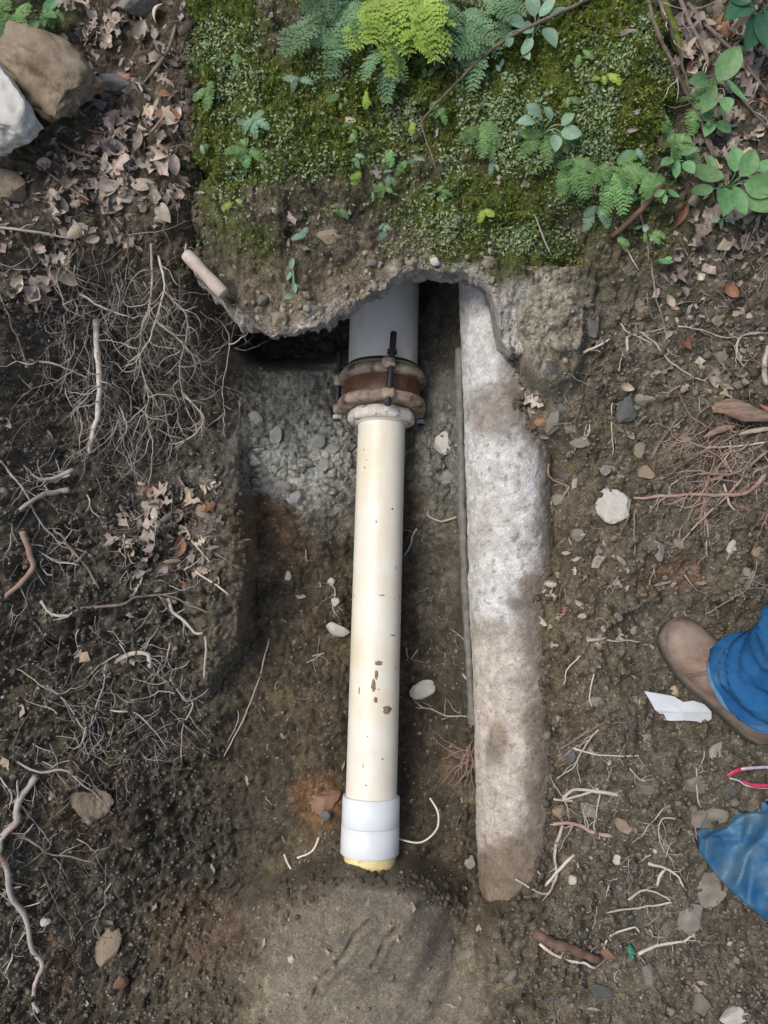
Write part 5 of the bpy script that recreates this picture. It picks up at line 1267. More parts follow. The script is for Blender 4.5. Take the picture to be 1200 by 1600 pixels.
for a in (
 (978, 605, .3, .62, 'round tan dead leaf with a small hole lying on dark slate', 'oval', 'leaf_tan'),
 (1060, 427, 1.1, 1.0, 'broad torn grey brown leaf on the upper right bank', 'lobed', 'leaf_dead'),
 (845, 970, .3, .75, 'pale tan leaf lying against the cement pipe edge', 'oval', 'leaf_tan'),
 (835, 1040, 1.2, .55, 'small tan leaf on the soil below the first pipe side leaf', 'torn', 'leaf_tan'),
 (833, 628, .6, .85, 'curled dark brown dead leaf at the side of the cement pipe', 'lobed', 'leaf_dead'),
 (842, 660, 2.4, .8, 'lower curled red brown leaf at the side of the cement pipe', 'torn', 'leaf_orange'),
 (826, 645, 1.4, .7, 'shrivelled grey leaf between the curled ones by the cement pipe', 'torn', 'leaf_dead'),
 (850, 680, 0, .6, 'crumpled leaf scrap under the curled leaves by the cement pipe', 'torn', 'leaf_dead'),
 (1057, 1082, 1.2, .8, 'curled tan leaf lying on the grey plastic scrap', 'torn', 'leaf_tan'),
 (995, 1095, .8, .5, 'tiny folded leaf left of the plastic scrap', 'torn', 'leaf_dead'),
 (130, 1025, .6, .9, 'squarish tan leaf scrap on the middle left bank', 'torn', 'leaf_tan'),
 (203, 958, .9, .62, 'pale grey leaf on the green brown twig', 'torn', 'leaf_dead'),
 (150, 948, .2, .4, 'small reddish leaf at the end of the green brown twig', 'torn', 'leaf_orange'),
 (12, 660, .9, .8, 'cream leaf at the left edge beside the bank', 'torn', 'leaf_tan'),
 (10, 1190, 1.2, .8, 'whitish leaf at the left edge below the root knots', 'torn', 'leaf_tan'),
 (306, 842, .2, .6, 'round rusty brown leaf on the left ledge', 'oval', 'leaf_orange'),
 (278, 835, .8, .45, 'small rusty leaf left of the round rusty one', 'oval', 'leaf_orange'),
 (288, 915, .5, .6, 'red brown pointed leaf on the left ledge', 'oval', 'leaf_orange'),
 (320, 890, .1, .65, 'white bleached leaf at the right of the ledge litter', 'torn', 'leaf_tan'),
 (342, 905, 1.3, .5, 'small upright bleached leaf on the left ledge', 'torn', 'leaf_tan'),
 (298, 785, .3, 1.0, 'large pale leaf at the top of the ledge litter', 'lobed', 'leaf_tan'),
 (248, 795, .9, .8, 'pale broken leaf left of the large pale ledge leaf', 'lobed', 'leaf_tan'),
 (1076, 108, 1.5, .55, 'small bright orange leaf beside the vine', 'oval', 'leaf_orange'),
 (1176, 55, 1.6, .8, 'orange brown leaf in the upper right litter', 'oval', 'leaf_orange'),
 (1153, 178, .8, .62, 'peach coloured leaf in the right litter', 'lobed', 'leaf_tan'),
 (1062, 335, 1.9, .9, 'rust red curled leaf under the right plant', 'oval', 'leaf_orange'),
 (98, 68, 1.7, .75, 'pink brown leaf standing on top of the tan boulder', 'oval', 'leaf_dead'),
 (140, 25, 1.1, .85, 'curled brown leaf hanging at the top left', 'oval', 'leaf_dead'),
 (97, 255, .2, .9, 'tan star shaped leaf below the white boulder', 'lobed', 'leaf_tan'),
 (128, 262, .1, .7, 'yellowish leaf right of the star shaped leaf', 'torn', 'leaf_tan'),
 (152, 222, 1.5, .6, 'orange brown leaf near the tip of the tan boulder', 'torn', 'leaf_orange'),
 (250, 240, 1.3, 1.1, 'large pale pink leaf at the right of the left litter', 'lobed', 'leaf_tan'),
 (185, 292, .4, 1.0, 'large pointed leaf at the bottom of the left litter', 'lobed', 'leaf_tan'),
 (170, 320, .8, .8, 'pale leaf hanging over the edge of the left bank', 'lobed', 'leaf_dead'),
 (258, 150, .2, .6, 'small red brown leaf beside the moss edge', 'oval', 'leaf_orange'),
): dead(a[0], a[1], a[2], a[3], a[4], a[5], a[6])
Z = [  # x0, x1, y0, y1, n, scale, label, group, mats
 (165, 275, 165, 345, 62, (.45, .95), 'dry curled grey brown leaf in the heap between the boulders and the moss', 'leaves heaped in the upper left litter'),
 (60, 200, 250, 385, 34, (.4, .8), 'dry brown leaf on the bank edge below the boulders', 'leaves on the left bank edge'),
 (95, 270, 0, 130, 34, (.35, .75), 'dry brown leaf in the top left hollow behind the tan boulder', 'leaves in the top left hollow'),
 (20, 105, 390, 495, 14, (.6, 1.0), 'limp grey brown leaf hanging at the left above the root tangle', 'leaves above the root tangle'),
 (188, 335, 755, 905, 48, (.4, .85), 'weathered grey leaf in the litter on the left ledge', 'leaves on the left ledge'),
 (1065, 1215, 0, 400, 70, (.45, .95), 'dry brown leaf in the litter at the upper right', 'leaves in the upper right litter'),
 (1040, 1210, 400, 620, 24, (.35, .7), 'small brittle leaf on the right bank below the plants', 'leaves on the right bank'),
 (845, 1000, 860, 1010, 16, (.2, .42), 'tiny brown leaf scrap on the soil left of the boot', 'leaf scraps left of the boot'),
]
for x0, x1, y0, y1, n_, sr, lab, grp in Z:
    for _ in range(n_):
        mt = rnd.choices(['leaf_dead', 'leaf_tan', 'leaf_orange'], [.72, .2, .08])[0]
        dead(rnd.uniform(x0, x1), rnd.uniform(y0, y1), rnd.uniform(0, 6.28), rnd.uniform(*sr) * 1.3, lab, rnd.choice(['lobed', 'torn', 'torn', 'oval']), mt, group=grp, tilt=.5, lift=rnd.uniform(.002, .014))

# ------------------------------------------------------------------ ferns and plants
def frond_mesh(name, L, mat, pairs=11, width=.36, seed=0, droop=.15, pin=5):
    rs = np.random.RandomState(seed); mb = MB()
    def pt(t_): return np.array([t_ * L, .03 * L * math.sin(t_ * 3 + seed), -droop * L * t_ * t_ + .10 * L * math.sin(t_ * math.pi)])
    C = np.array([pt(x) for x in np.linspace(0, 1, 12)]); mb.add(*tube(C, np.linspace(.0010, .0004, 12), 4))
    for i in range(pairs):
        t_ = .10 + .88 * i / pairs; c = pt(t_); pl = width * L * math.sin(math.pi * (t_ * .86 + .10)) ** .8 * .55 * rs.uniform(.85, 1.1)
        for sg in (-1, 1):
            a0 = sg * (1.15 - .35 * t_); d_ = np.array([math.cos(a0), math.sin(a0), rs.normal() * .12 - .05]); e_ = np.array([-math.sin(a0), math.cos(a0), 0])
            for j in range(pin):
                s_ = (j + .3) / pin; q = c + d_ * pl * s_; l2 = pl * .34 * (1 - s_ * .75)
                for s2 in (-1, 1):
                    dd = unit(d_ * .7 + e_ * s2); nn_ = np.cross(d_, e_)
                    w2 = np.cross(dd, nn_) * l2 * .42
                    z = nn_ * rs.normal() * l2 * .12
                    mb.add([q, q + dd * l2 * .5 + w2 + z, q + dd * l2 + z, q + dd * l2 * .5 - w2 + z], [[0, 1, 2, 3]])
            q = c + d_ * pl; mb.add([c + d_ * pl * .8 + e_ * pl * .06, q, c + d_ * pl * .8 - e_ * pl * .06, c + d_ * pl * .7], [[0, 1, 2, 3]])
    me = bpy.data.meshes.new(name); me.from_pydata(mb.verts().tolist(), [], mb.faces()); me.materials.append(M[mat]); return me
FM = {(mt, s): frond_mesh('frond', 1.0 * .1, mt, 12, .5 if mt != 'fern_lime' else .6, s, [.1, .25, .0][s], 5) for mt in ('fern', 'fern_blue', 'fern_lime', 'leaf_pale') for s in range(3)}
def child_place(me, name, root_o, p, d_img, pitch, scale, roll=0):
    """child whose +x axis points along image angle d_img and rises by pitch off the slope"""
    a = np.array([math.cos(d_img) * math.cos(pitch), -math.sin(d_img) * math.cos(pitch), math.sin(pitch)])
    n1 = unit(np.array([0, 0, 1.0]) - a * a[2]); b = np.cross(n1, a)
    n1, b = n1 * math.cos(roll) + b * math.sin(roll), b * math.cos(roll) - n1 * math.sin(roll)
    o = bpy.data.objects.new(name, me); col.objects.link(o); o.parent = root_o
    R = np.stack([wld(a), wld(b), wld(n1)], 1) * scale
    mtx = Matrix([[*R[0], 0], [*R[1], 0], [*R[2], 0], [0, 0, 0, 1]]); mtx.translation = Vector(wld(p)) - Vector(root_o.location)
    o.matrix_basis = mtx; return o
def fern(px, py, label, fronds, mat='fern', lift=.01, group=None, base_r=.006, cat='fern', name='fern'):
    """fronds: (image angle in degrees (0 right, 90 down), length cm)"""
    p = on(px, py, lift); e = empty(name, p, label, cat, group)
    for i, (a, L) in enumerate(fronds):
        child_place(FM[mat, i % 3], 'frond', e, p + np.array([rnd.gauss(0, base_r), rnd.gauss(0, base_r), rnd.uniform(0, .01)]), math.radians(a), rnd.uniform(.05, .5), L / 10, rnd.gauss(0, .3))
    return e
fern(600, -5, 'bright lime green fern hanging from the top edge', [(95, 13), (80, 14), (110, 11), (70, 10), (100, 9), (60, 11), (88, 12), (75, 8)], 'fern_lime', .04, base_r=.022)
fern(648, 52, 'small lime fern tuft right of the larger lime fern', [(10, 5), (60, 6), (90, 4), (130, 4)], 'fern_lime', .05)
fern(655, -20, 'lime green fern frond drooping right of the lime fern', [(78, 15), (84, 12), (70, 11)], 'fern_lime', .05, base_r=.004)
fern(540, 10, 'blue green fern clump left of the lime fern', [(110, 12), (140, 10), (80, 12), (170, 8), (60, 9), (125, 14), (95, 10), (200, 7), (150, 12)], 'fern_blue', .025, base_r=.03)
fern(600, 70, 'blue green fern under the lime fern', [(120, 8), (95, 9), (150, 6), (70, 8), (50, 7)], 'fern_blue', .015, base_r=.02)
fern(690, 20, 'blue green fern right of the lime fronds', [(80, 12), (50, 11), (110, 9), (20, 10), (95, 13), (65, 8)], 'fern_blue', .02, base_r=.025)
fern(760, 25, 'feathery dull green fern at the top centre right', [(150, 11), (100, 10), (60, 11), (20, 9), (125, 9), (80, 8), (200, 8)], 'fern_blue', .02, base_r=.03)
fern(322, 128, 'small upright green fern on the left of the moss', [(100, 5.5), (80, 4), (120, 4), (-80, 4)], 'fern')
fern(395, 190, 'tiny pale fern on the mossy block left side', [(40, 4), (120, 4), (170, 3), (-40, 3), (80, 4)], 'leaf_pale')
fern(385, 238, 'tiny spread fern below the pale one on the left', [(170, 4.5), (30, 4.5), (90, 3.5), (210, 3), (130, 4)], 'fern')
fern(465, 125, 'tiny fern tuft on the moss left of centre', [(30, 3.5), (100, 3), (170, 3.5)], 'leaf_pale')
fern(607, 232, 'single small fern frond in the middle of the block', [(82, 4.5)], 'fern')
fern(325, 228, 'very small sprout on the left flank of the block', [(80, 2), (150, 2)], 'leaf_pale')
fern(748, 200, 'small green fern hanging in the middle right of the moss', [(95, 7), (60, 5), (120, 6), (80, 6), (150, 4), (30, 4)], 'fern')
fern(560, 250, 'little pale sprout in the centre of the block', [(20, 2.2), (70, 2.2), (140, 1.8)], 'leaf_pale')
fern(610, 272, 'little pale sprout right below the centre frond', [(100, 2.6), (60, 2.2), (160, 2)], 'leaf_pale')
fern(650, 250, 'little pale sprout right of the centre frond', [(10, 2.6), (60, 2.2), (160, 2)], 'leaf_pale')
fern(850, 215, 'feathery green fern under the two leaf seedling', [(100, 7), (60, 6), (140, 6), (20, 6), (80, 6), (170, 5)], 'fern')
fern(885, 255, 'feathery fern left of the pair under the moss knob', [(100, 7), (60, 7), (140, 5), (20, 6), (80, 8), (40, 6)], 'fern')
fern(955, 265, 'larger feathery fern below the moss knob', [(100, 9), (60, 7), (130, 8), (20, 6), (80, 9), (150, 7), (-20, 5)], 'fern')
fern(935, 320, 'drooping pale fern at the lower edge of the plants', [(110, 5), (70, 5), (140, 4)], 'leaf_pale')
fern(1000, 270, 'green fern right of the feathery pair', [(120, 6), (60, 6), (90, 7), (150, 6), (20, 5)], 'fern')
fern(1055, 215, 'green fern at the right flank of the block', [(100, 6), (60, 6), (140, 5), (20, 4), (80, 6)], 'fern')
fern(1080, 160, 'dull green fern climbing beside the vines', [(100, 7), (40, 6), (150, 5), (70, 7), (-30, 5)], 'fern')
fern(1040, 180, 'small fern between the moss knob and the vines', [(100, 5), (150, 5), (70, 5), (200, 4)], 'fern')
fern(20, 10, 'green fern in the top left corner', [(30, 9), (80, 8), (120, 7), (0, 8), (60, 9), (100, 8)], 'fern', .02, base_r=.03)
fern(60, 25, 'smaller fern behind the tan boulder', [(60, 5), (120, 5), (20, 6), (90, 4)], 'fern', .02)
for _ in range(34):
    x_s, y_s = rnd.uniform(310, 1010), rnd.uniform(60, 390)
    fern(x_s, y_s, 'tiny green fern sprout rooted in the moss of the block', [(rnd.uniform(20, 160), rnd.uniform(1.4, 3.4)) for _k in range(rnd.randint(2, 4))], rnd.choice(['fern', 'fern', 'leaf_pale', 'fern_lime']), .006, group='tiny fern sprouts in the moss')
GLM = {(mt, i): leaf_mesh('leaf', .1, .048 if i else .066, 'oval', [-.08, .1][i], i, mt, 9, .25) for mt in ('leaf_green', 'leaf_pale', 'leaf_dark') for i in (0, 1)}
def seedling(px, py, label, leaves, mat='leaf_green', lift=.02, stem_to=None, cat='plant', name='seedling'):
    """leaves: (dx px, dy px, image angle deg, length cm)"""
    p = on(px, py, lift); e = empty(name, p, label, cat)
    for (dx, dy, a, L) in leaves:
        k = (D - p[2]) / F; h = rnd.uniform(0, .02); q0 = p + np.array([dx * k, -dy * k, h]); ar = math.radians(a)
        pitch = rnd.uniform(-.1, .35)
        q = q0 + L / 200 * np.array([math.cos(ar), -math.sin(ar), math.sin(pitch)])
        child_place(GLM[mat, rnd.randrange(2)], 'leaf', e, q, ar, pitch, L / 10, rnd.gauss(0, .3))
        C = catmull([p - np.array([0, 0, lift]), (p + q0) / 2 + np.array([0, 0, .004]), q0], 6)
        V_, f_ = tube(C, np.linspace(.0013, .0009, 6), 5); mesh_obj('stem', V_, f_, M[mat], e)
    return e
seedling(835, 45, 'pale leafy seedling near the top centre right', [(0, -15, -110, 4.5), (5, -8, -50, 4.5), (-15, 0, 190, 4), (12, 5, 60, 4.5), (0, -5, 150, 3.5), (-20, 30, 70, 3.5), (-5, 20, 120, 4), (20, -10, -20, 3.5), (-40, 15, 100, 3.5)], 'leaf_pale', .03)
seedling(850, 200, 'pale seedling with round leaves left of the moss knob', [(-15, -5, 180, 3.6), (-8, -12, -150, 3.4), (25, 8, 10, 4), (10, -8, -120, 2.8), (15, 15, 90, 3.5), (25, 0, -40, 3)], 'leaf_pale', .03)
seedling(1120, 130, 'green plant with long pointed leaves in the right litter', [(0, 0, -60, 7), (5, 5, 50, 6), (-8, 8, 110, 5), (-14, -2, 170, 4.5), (-10, 20, 120, 5), (5, 28, 90, 4)], 'leaf_green', .04)
seedling(1140, 290, 'broad leaved green plant at the right edge', [(-8, 0, 100, 7), (10, -8, -60, 6), (14, 4, 10, 7), (-14, -6, 200, 7), (0, 8, 70, 6), (20, 14, 40, 6), (-22, -18, -110, 4), (30, -4, 20, 7), (5, -18, -90, 5), (-30, 10, 170, 5), (30, -20, -10, 5)], 'leaf_green', .03)
seedling(1195, 20, 'dark broad leaved plant in the top right corner', [(-20, -10, 150, 7), (-12, 6, 110, 7), (0, -5, 90, 8), (5, -15, 60, 8), (-30, -5, 200, 5)], 'leaf_dark', .05)
seedling(1040, 300, 'small two leaved seedling below the vines', [(-4, 0, 150, 2.6), (2, -2, 30, 2.6), (-2, 4, 90, 2)], 'leaf_green', .02)
seedling(1000, 310, 'light green sprig above the brown stick', [(0, 0, -70, 4), (6, 0, -10, 3.5), (-5, 2, 190, 3.5), (0, 5, 60, 2.6)], 'leaf_green', .02)
seedling(1028, 412, 'single small bright green leaf on the upper right bank', [(-6, 0, 10, 3.0), (4, 2, -30, 1.8)], 'leaf_green', .006)
seedling(1055, 255, 'drooping leaved seedling beside the thick grey stub', [(0, 0, 100, 3.8), (-8, 0, 150, 3.2), (8, 2, 60, 3.4), (4, -8, -20, 3.2)], 'leaf_green', .02)
seedling(1110, 195, 'light green seedling in the litter right of the vines', [(0, 0, 120, 3.5), (6, 0, 40, 3.5), (-4, -4, 200, 3), (4, -6, -60, 3)], 'leaf_green', .02)
seedling(1125, 345, 'tiny yellow green sprout under the broad leaved plant', [(0, 0, 100, 2.2), (-5, 0, 160, 2), (5, 0, 40, 2)], 'leaf_pale', .01)
seedling(458, 405, 'small wilted green sprig hanging on the bare block face', [(0, 0, 100, 2.4), (-3, 20, 110, 2.2), (2, 40, 80, 2.2), (0, 55, 150, 2.0), (4, 60, 40, 1.8)], 'leaf_pale', .004)
seedling(68, 30, 'dark leaved sprig in the top left corner', [(0, 0, 20, 4), (-8, 5, 100, 4), (5, -5, -40, 4)], 'leaf_green', .03)
seedling(1005, 355, 'tiny round leaved sprout below the brown stick', [(0, 0, 100, 1.8), (-4, 0, 160, 1.6), (5, 0, 40, 1.6)], 'leaf_pale', .006)

# ------------------------------------------------------------------ small litter things of the trench
def strip(pts, r, label, mat, name, cat, lift=.003, flat=.6):
    C, rr, c = root_curve(pts, r, r, 1, 5, lift, 4, 9); V_, f_ = tube(C, np.full(len(C), r), 6, flat)
    return tag(mesh_obj(name, V_, f_, M[mat]), label, cat)
strip([(672, 1247), (684, 1268), (685, 1288), (677, 1303), (660, 1315), (643, 1316), (622, 1311)], .0022, 'thin white curved band looping out beside the white socket', 'white_strip', 'white_band', 'band', .02)
strip([(498, 1309), (492, 1325), (482, 1334), (464, 1341)], .0024, 'white curved sliver left of the yellowed pipe end', 'white_strip', 'white_sliver', 'sliver')
strip([(444, 1335), (449, 1348), (455, 1358)], .0022, 'short white sliver at the far left of the pipe end', 'white_strip', 'white_sliver', 'sliver')
# grey plastic scrap beside the boot
p = on(1057, 1105, .018)
g = [(-50, -25, .0), (-30, -22, .003), (-6, -18, .005), (8, -10, .010), (24, -12, .010), (40, -7, .012), (50, 4, .014), (52, 16, .008), (44, 26, .003), (28, 20, .009), (8, 18, .012), (-8, 20, .006), (-16, 20, .002), (-20, 10, .004), (-26, 10, .001), (-34, 4, .003), (-40, -8, .001)]
k = (D - p[2]) / F
top = np.array([p + np.array([a * k, -b * k, c]) for a, b, c in g]); cen = top.mean(0) + np.array([.004, -.002, .011]); bot = top - np.array([0, 0, .003])
Vs = np.vstack([top, cen, bot]); n_ = len(g)
Fs = [[i, (i + 1) % n_, n_] for i in range(n_)] + [[i, n_ + 1 + i, n_ + 1 + (i + 1) % n_, (i + 1) % n_] for i in range(n_)]
tag(mesh_obj('plastic_scrap', Vs, [f[::-1] for f in Fs], M['paper'], sm=False), 'crumpled bluish white plastic scrap lying left of the boot', 'scrap')
# green scrap
stone(985, 1488, 1.6, 3.2, 1.2, 'tiny dark green plastic scrap in the lower right soil', 'green_plastic', .3, 2, 70, .2, 'scrap', name='green_scrap')
# red and clear film
rf_ = empty('wrapper_film', on(1170, 1215, .01), 'bent strip of red and clear plastic film at the right edge', 'wrapper')
def film(pts, r, mat, nm):
    pts = np.array(pts, float); q = catmull(pts, 24); h = .02 + .006 * np.sin(np.linspace(0, 3, 24)); bp = on(q[:, 0], q[:, 1]); z = bp[:, 2].max() + h * .6
    kk = (D - z) / F; C = np.stack([(q[:, 0] - 600) * kk, (800 - q[:, 1]) * kk, z], -1); V_, f_ = tube(C, np.full(24, r), 8, .3); mesh_obj(nm, V_, f_, M[mat], rf_)
film([(1138, 1213), (1150, 1205), (1170, 1200)], .0045, 'red_film', 'red_strip')
film([(1158, 1202), (1175, 1200), (1215, 1198)], .0030, 'clear_film', 'clear_strip')
film([(1140, 1216), (1155, 1220), (1165, 1227), (1185, 1231), (1215, 1232)], .0016, 'clear_film', 'clear_strip')
film([(1160, 1221), (1175, 1227), (1195, 1228), (1220, 1230)], .0045, 'red_film', 'red_strip')

# ------------------------------------------------------------------ blue tarp
n1, n2 = 70, 60
A_, B_ = np.meshgrid(np.linspace(0, 1, n1), np.linspace(0, 1, n2))
top_e = catmull([(1096, 1312), (1112, 1302), (1135, 1292), (1158, 1274), (1210, 1268), (1340, 1262), (1500, 1270)], n1)
bot_e = catmull([(1094, 1330), (1108, 1352), (1135, 1385), (1175, 1420), (1225, 1455), (1340, 1500), (1500, 1520)], n1)
qx = top_e[None, :, 0] * (1 - B_) + bot_e[None, :, 0] * B_; qy = top_e[None, :, 1] * (1 - B_) + bot_e[None, :, 1] * B_
base = on(qx, qy)[..., 2]
hb_ = np.array([[base[:, max(0, j - 6):j + 7].mean()] for j in range(n1)])[:, 0]
h = .022 + .020 * np.sin(np.pi * B_) ** .3 * smooth(A_, 0, .12) + .05 * smooth(A_, .15, 1)
h = h + .030 * (.5 - np.abs(fbm(qx + .5 * qy, qy * .6, .016, 2, 3)) * 2) * smooth(A_, .03, .2) + .006 * np.abs(fbm(qx, qy, .05, 3, 4))
h = h + .012 * np.exp(-((qx - 1172) / 9) ** 2) * -1 + .010 * np.exp(-((qy - 1311) / 7) ** 2) * (qx < 1160)
z = hb_[None] + h; kk = (D - z) / F
P = np.stack([(qx - 600) * kk, (800 - qy) * kk, z], -1); Pd = P.copy(); Pd[..., 2] -= .004 + (h - .01) * .9
Vt = np.vstack([P.reshape(-1, 3), Pd.reshape(-1, 3)]); idx = np.arange(n1 * n2).reshape(n2, n1)
q = np.stack([idx[:-1, :-1], idx[1:, :-1], idx[1:, 1:], idx[:-1, 1:]], -1).reshape(-1, 4).tolist()
off_ = n1 * n2; q += [[a + off_ for a in f[::-1]] for f in q]
bd = list(idx[0]) + list(idx[1:, -1]) + list(idx[-1, ::-1][1:]) + list(idx[::-1, 0][1:-1])
q += [[int(bd[i]), int(bd[(i + 1) % len(bd)]), int(bd[(i + 1) % len(bd)]) + off_, int(bd[i]) + off_] for i in range(len(bd))]
tag(mesh_obj('tarp', Vt, q, M['tarp']), 'folded corner of a shiny blue plastic tarp at the lower right edge', 'tarp')

# ------------------------------------------------------------------ the person standing at the right edge
toe, heel = on(1040, 975, 0)[:3], on(1190, 1150, 0)
gz = .02
foot0 = loc(1124, 1074, gz + .005)
pe = empty('person', foot0, 'person in blue jeans and dusty brown leather boots standing at the right edge', 'person')
fd = unit(loc(1040, 975, .03) - loc(1200, 1152, .03)); fd = unit(fd - UP * (fd @ UP) * .35)     # toe direction
sd = unit(np.cross(UP, fd)); upf = np.cross(fd, sd)
def boot(center, name='boot'):
    """sections along the foot: position (m, toe +), half width, height, floor"""
    S = [(.155, .004, .012), (.150, .022, .030), (.140, .034, .040), (.120, .043, .050), (.09, .049, .058), (.06, .0495, .064), (.03, .046, .072), (.0, .042, .084), (-.03, .040, .104), (-.055, .040, .13), (-.08, .040, .15), (-.105, .038, .15), (-.125, .032, .15), (-.138, .020, .148), (-.142, .006, .146)]
    n_ = 28; V_ = []; th = np.linspace(0, 2 * math.pi, n_, endpoint=False)
    for x, hw, hh in S:
        c_ = np.cos(th); s_ = np.sin(th)
        y = hw * np.sign(c_) * np.abs(c_) ** .8 ; z = .016 + (hh - .016) * (np.where(s_ > 0, s_ ** .85 if False else np.abs(s_) ** .9, -0.0))
        if x < -.04: z = .016 + (hh - .016) * np.where(s_ > 0, np.abs(s_) ** .35, 0)
        toe_in = -.012 * smooth(np.array(x), .02, .155)
        cr_ = .003 * math.exp(-((x - .045) / .010) ** 2) + .002 * math.exp(-((x - .02) / .008) ** 2)
        cr_ *= 2.2; x = x * .95 + .006
        V_.append(center + fd * x + sd * (y + toe_in)[:, None] + upf * (z - cr_ * (s_ > .2))[:, None])
    V_ = np.array(V_); V_ = V_ + (.0018 * fbm3(V_.reshape(-1, 3), 25, 3, 3)).reshape(V_.shape[:2])[..., None]
    k_ = len(S); idx = np.arange(k_ * n_).reshape(k_, n_); j = np.roll(idx, -1, 1)
    f = np.stack([idx[:-1], j[:-1], j[1:], idx[1:]], -1).reshape(-1, 4).tolist() + [idx[0].tolist(), idx[-1][::-1].tolist()]
    b = mesh_obj(name, V_.reshape(-1, 3), f, M['boot'], pe)
    for xs, rr_ in ((.062, .0009), (.056, .0009)):     # rows of stitching over the vamp
        a_s = np.linspace(.25, math.pi - .25, 24); i_s = np.interp(xs + .010 * np.cos(2 * a_s), [q_[0] for q_ in S][::-1], np.arange(len(S))[::-1])
        lo_i = np.floor(i_s).astype(int); fr_ = i_s - lo_i; c0 = np.array([V_[l_][int(a_ / (2 * math.pi) * n_)] for l_, a_ in zip(lo_i, a_s)]); c1 = np.array([V_[l_ + 1][int(a_ / (2 * math.pi) * n_)] for l_, a_ in zip(lo_i, a_s)])
        Vt_, ft_ = tube(c0 * (1 - fr_)[:, None] + c1 * fr_[:, None] + upf * .0006, np.full(24, rr_), 5); mesh_obj('stitching', Vt_, ft_, M['sole'], b, root=pe)
    md = b.modifiers.new('sub', 'SUBSURF'); md.levels = 1; md.render_levels = 2
    V_ = []
    for z in (-.004, .012, .019):
        ring_ = []
        for sgn_ in (1, -1):
            for x, hw, hh in (S if sgn_ > 0 else S[::-1]):
                ring_.append(center + fd * (x * .97 + .007) + sd * ((hw + .004) * sgn_ - .012 * float(smooth(np.array(x), .02, .155))) + upf * z)
        V_.append(ring_)
    V_ = np.array(V_); n2_ = V_.shape[1]; idx = np.arange(3 * n2_).reshape(3, n2_); j = np.roll(idx, -1, 1)
    f = np.stack([idx[:-1], j[:-1], j[1:], idx[1:]], -1).reshape(-1, 4).tolist() + [idx[-1].tolist(), idx[0][::-1].tolist()]
    mesh_obj('sole', V_.reshape(-1, 3), f, M['sole'], b, root=pe)
    return b
boot(foot0)
foot1 = foot0 + sd * -.0
side = sd if sd[0] > 0 else -sd
foot1 = foot0 + side * .30 + np.array([.12, .0, 0.01]); foot1[2] = foot0[2] + .01
boot(foot1)
def jeans_leg(fc, hip, knee_out, name='trouser_leg'):
    fc = fc + np.array([.002, .026, 0]); a0 = fc - fd * .078 + UP * .086; kn = fc - fd * .01 + UP * .47 + knee_out; ns_ = 90; n_ = 56
    C = catmull([a0, fc - fd * .075 + UP * .15, (a0 + kn) / 2 + side * .01, kn, (kn + hip) / 2 - fd * .01, hip], ns_)
    s = np.linspace(0, 1, ns_); r = np.interp(s, [0, .10, .25, .45, .6, .8, 1], [.090, .084, .078, .080, .082, .095, .105])
    th = np.linspace(0, 2 * math.pi, n_, endpoint=False); t_ = unit(np.gradient(C, axis=0)); V_ = []
    for i in range(ns_):
        x = unit(fd - t_[i] * (fd @ t_[i])); y = np.cross(t_[i], x)
        ecc = 1.0 + (.16 * np.cos(th)) * (1 - smooth(s[i:i + 1], 0, .25)[0])
        V_.append(C[i] + (np.cos(th)[:, None] * x * 1.08 + np.sin(th)[:, None] * y * .92) * (r[i] * ecc)[:, None])
    V_ = np.array(V_); th2 = np.repeat(th[None], ns_, 0); ss = np.repeat(s[:, None], n_, 1) * .95
    q1 = fbm(np.cos(th2) * .12 + .5, ss * 1.6 + .18 * np.sin(th2 + .7), 8, 3, 7)
    fold = (.5 - np.abs(q1) * 2.2) * (.016 * (1 - smooth(ss, .2, .6)) + .005) * smooth(ss, 0, .03)
    fold += .009 * fbm(np.cos(th2) * .25 + ss * .8, np.sin(th2) * .25 + ss * 2.0, 5, 3, 12)
    V_ = V_ + unit(V_ - C[:, None]) * fold[..., None]
    idx = np.arange(ns_ * n_).reshape(ns_, n_); j = np.roll(idx, -1, 1)
    f = np.stack([idx[:-1], j[:-1], j[1:], idx[1:]], -1).reshape(-1, 4).tolist()
    o = mesh_obj(name, V_.reshape(-1, 3), f, M['denim'], pe); m_ = o.modifiers.new('thick', 'SOLIDIFY'); m_.thickness = .004; m_.offset = -1
    # hem band and a side seam of pale stitching
    V2 = V_[[0, 1, 2]] + unit(V_[[0, 1, 2]] - C[[0, 1, 2], None]) * .002
    idx2 = np.arange(3 * n_).reshape(3, n_); j2 = np.roll(idx2, -1, 1)
    M['denim_faded'] = M.get('denim_faded') or mat_noise('faded_denim', (.05, .15, .26), (.13, .26, .38), 30, .9, .5, 600)
    hm = mesh_obj('hem', V2.reshape(-1, 3), np.stack([idx2[:-1], j2[:-1], j2[1:], idx2[1:]], -1).reshape(-1, 4).tolist(), M['denim_faded'], o, root=pe)
    q_ = V_[:, 37] + unit(V_[:, 37] - C) * .0006; V3, f3 = tube(q_, np.full(ns_, .0013), 5); mesh_obj('seam', V3, f3, M['thread'], o, root=pe)
hip_c = (foot0 + foot1) / 2 - fd * .06 + UP * .88 + side * .05
jeans_leg(foot0, hip_c - side * .09, side * .05 - fd * .02)
jeans_leg(foot1, hip_c + side * .09, side * .02)
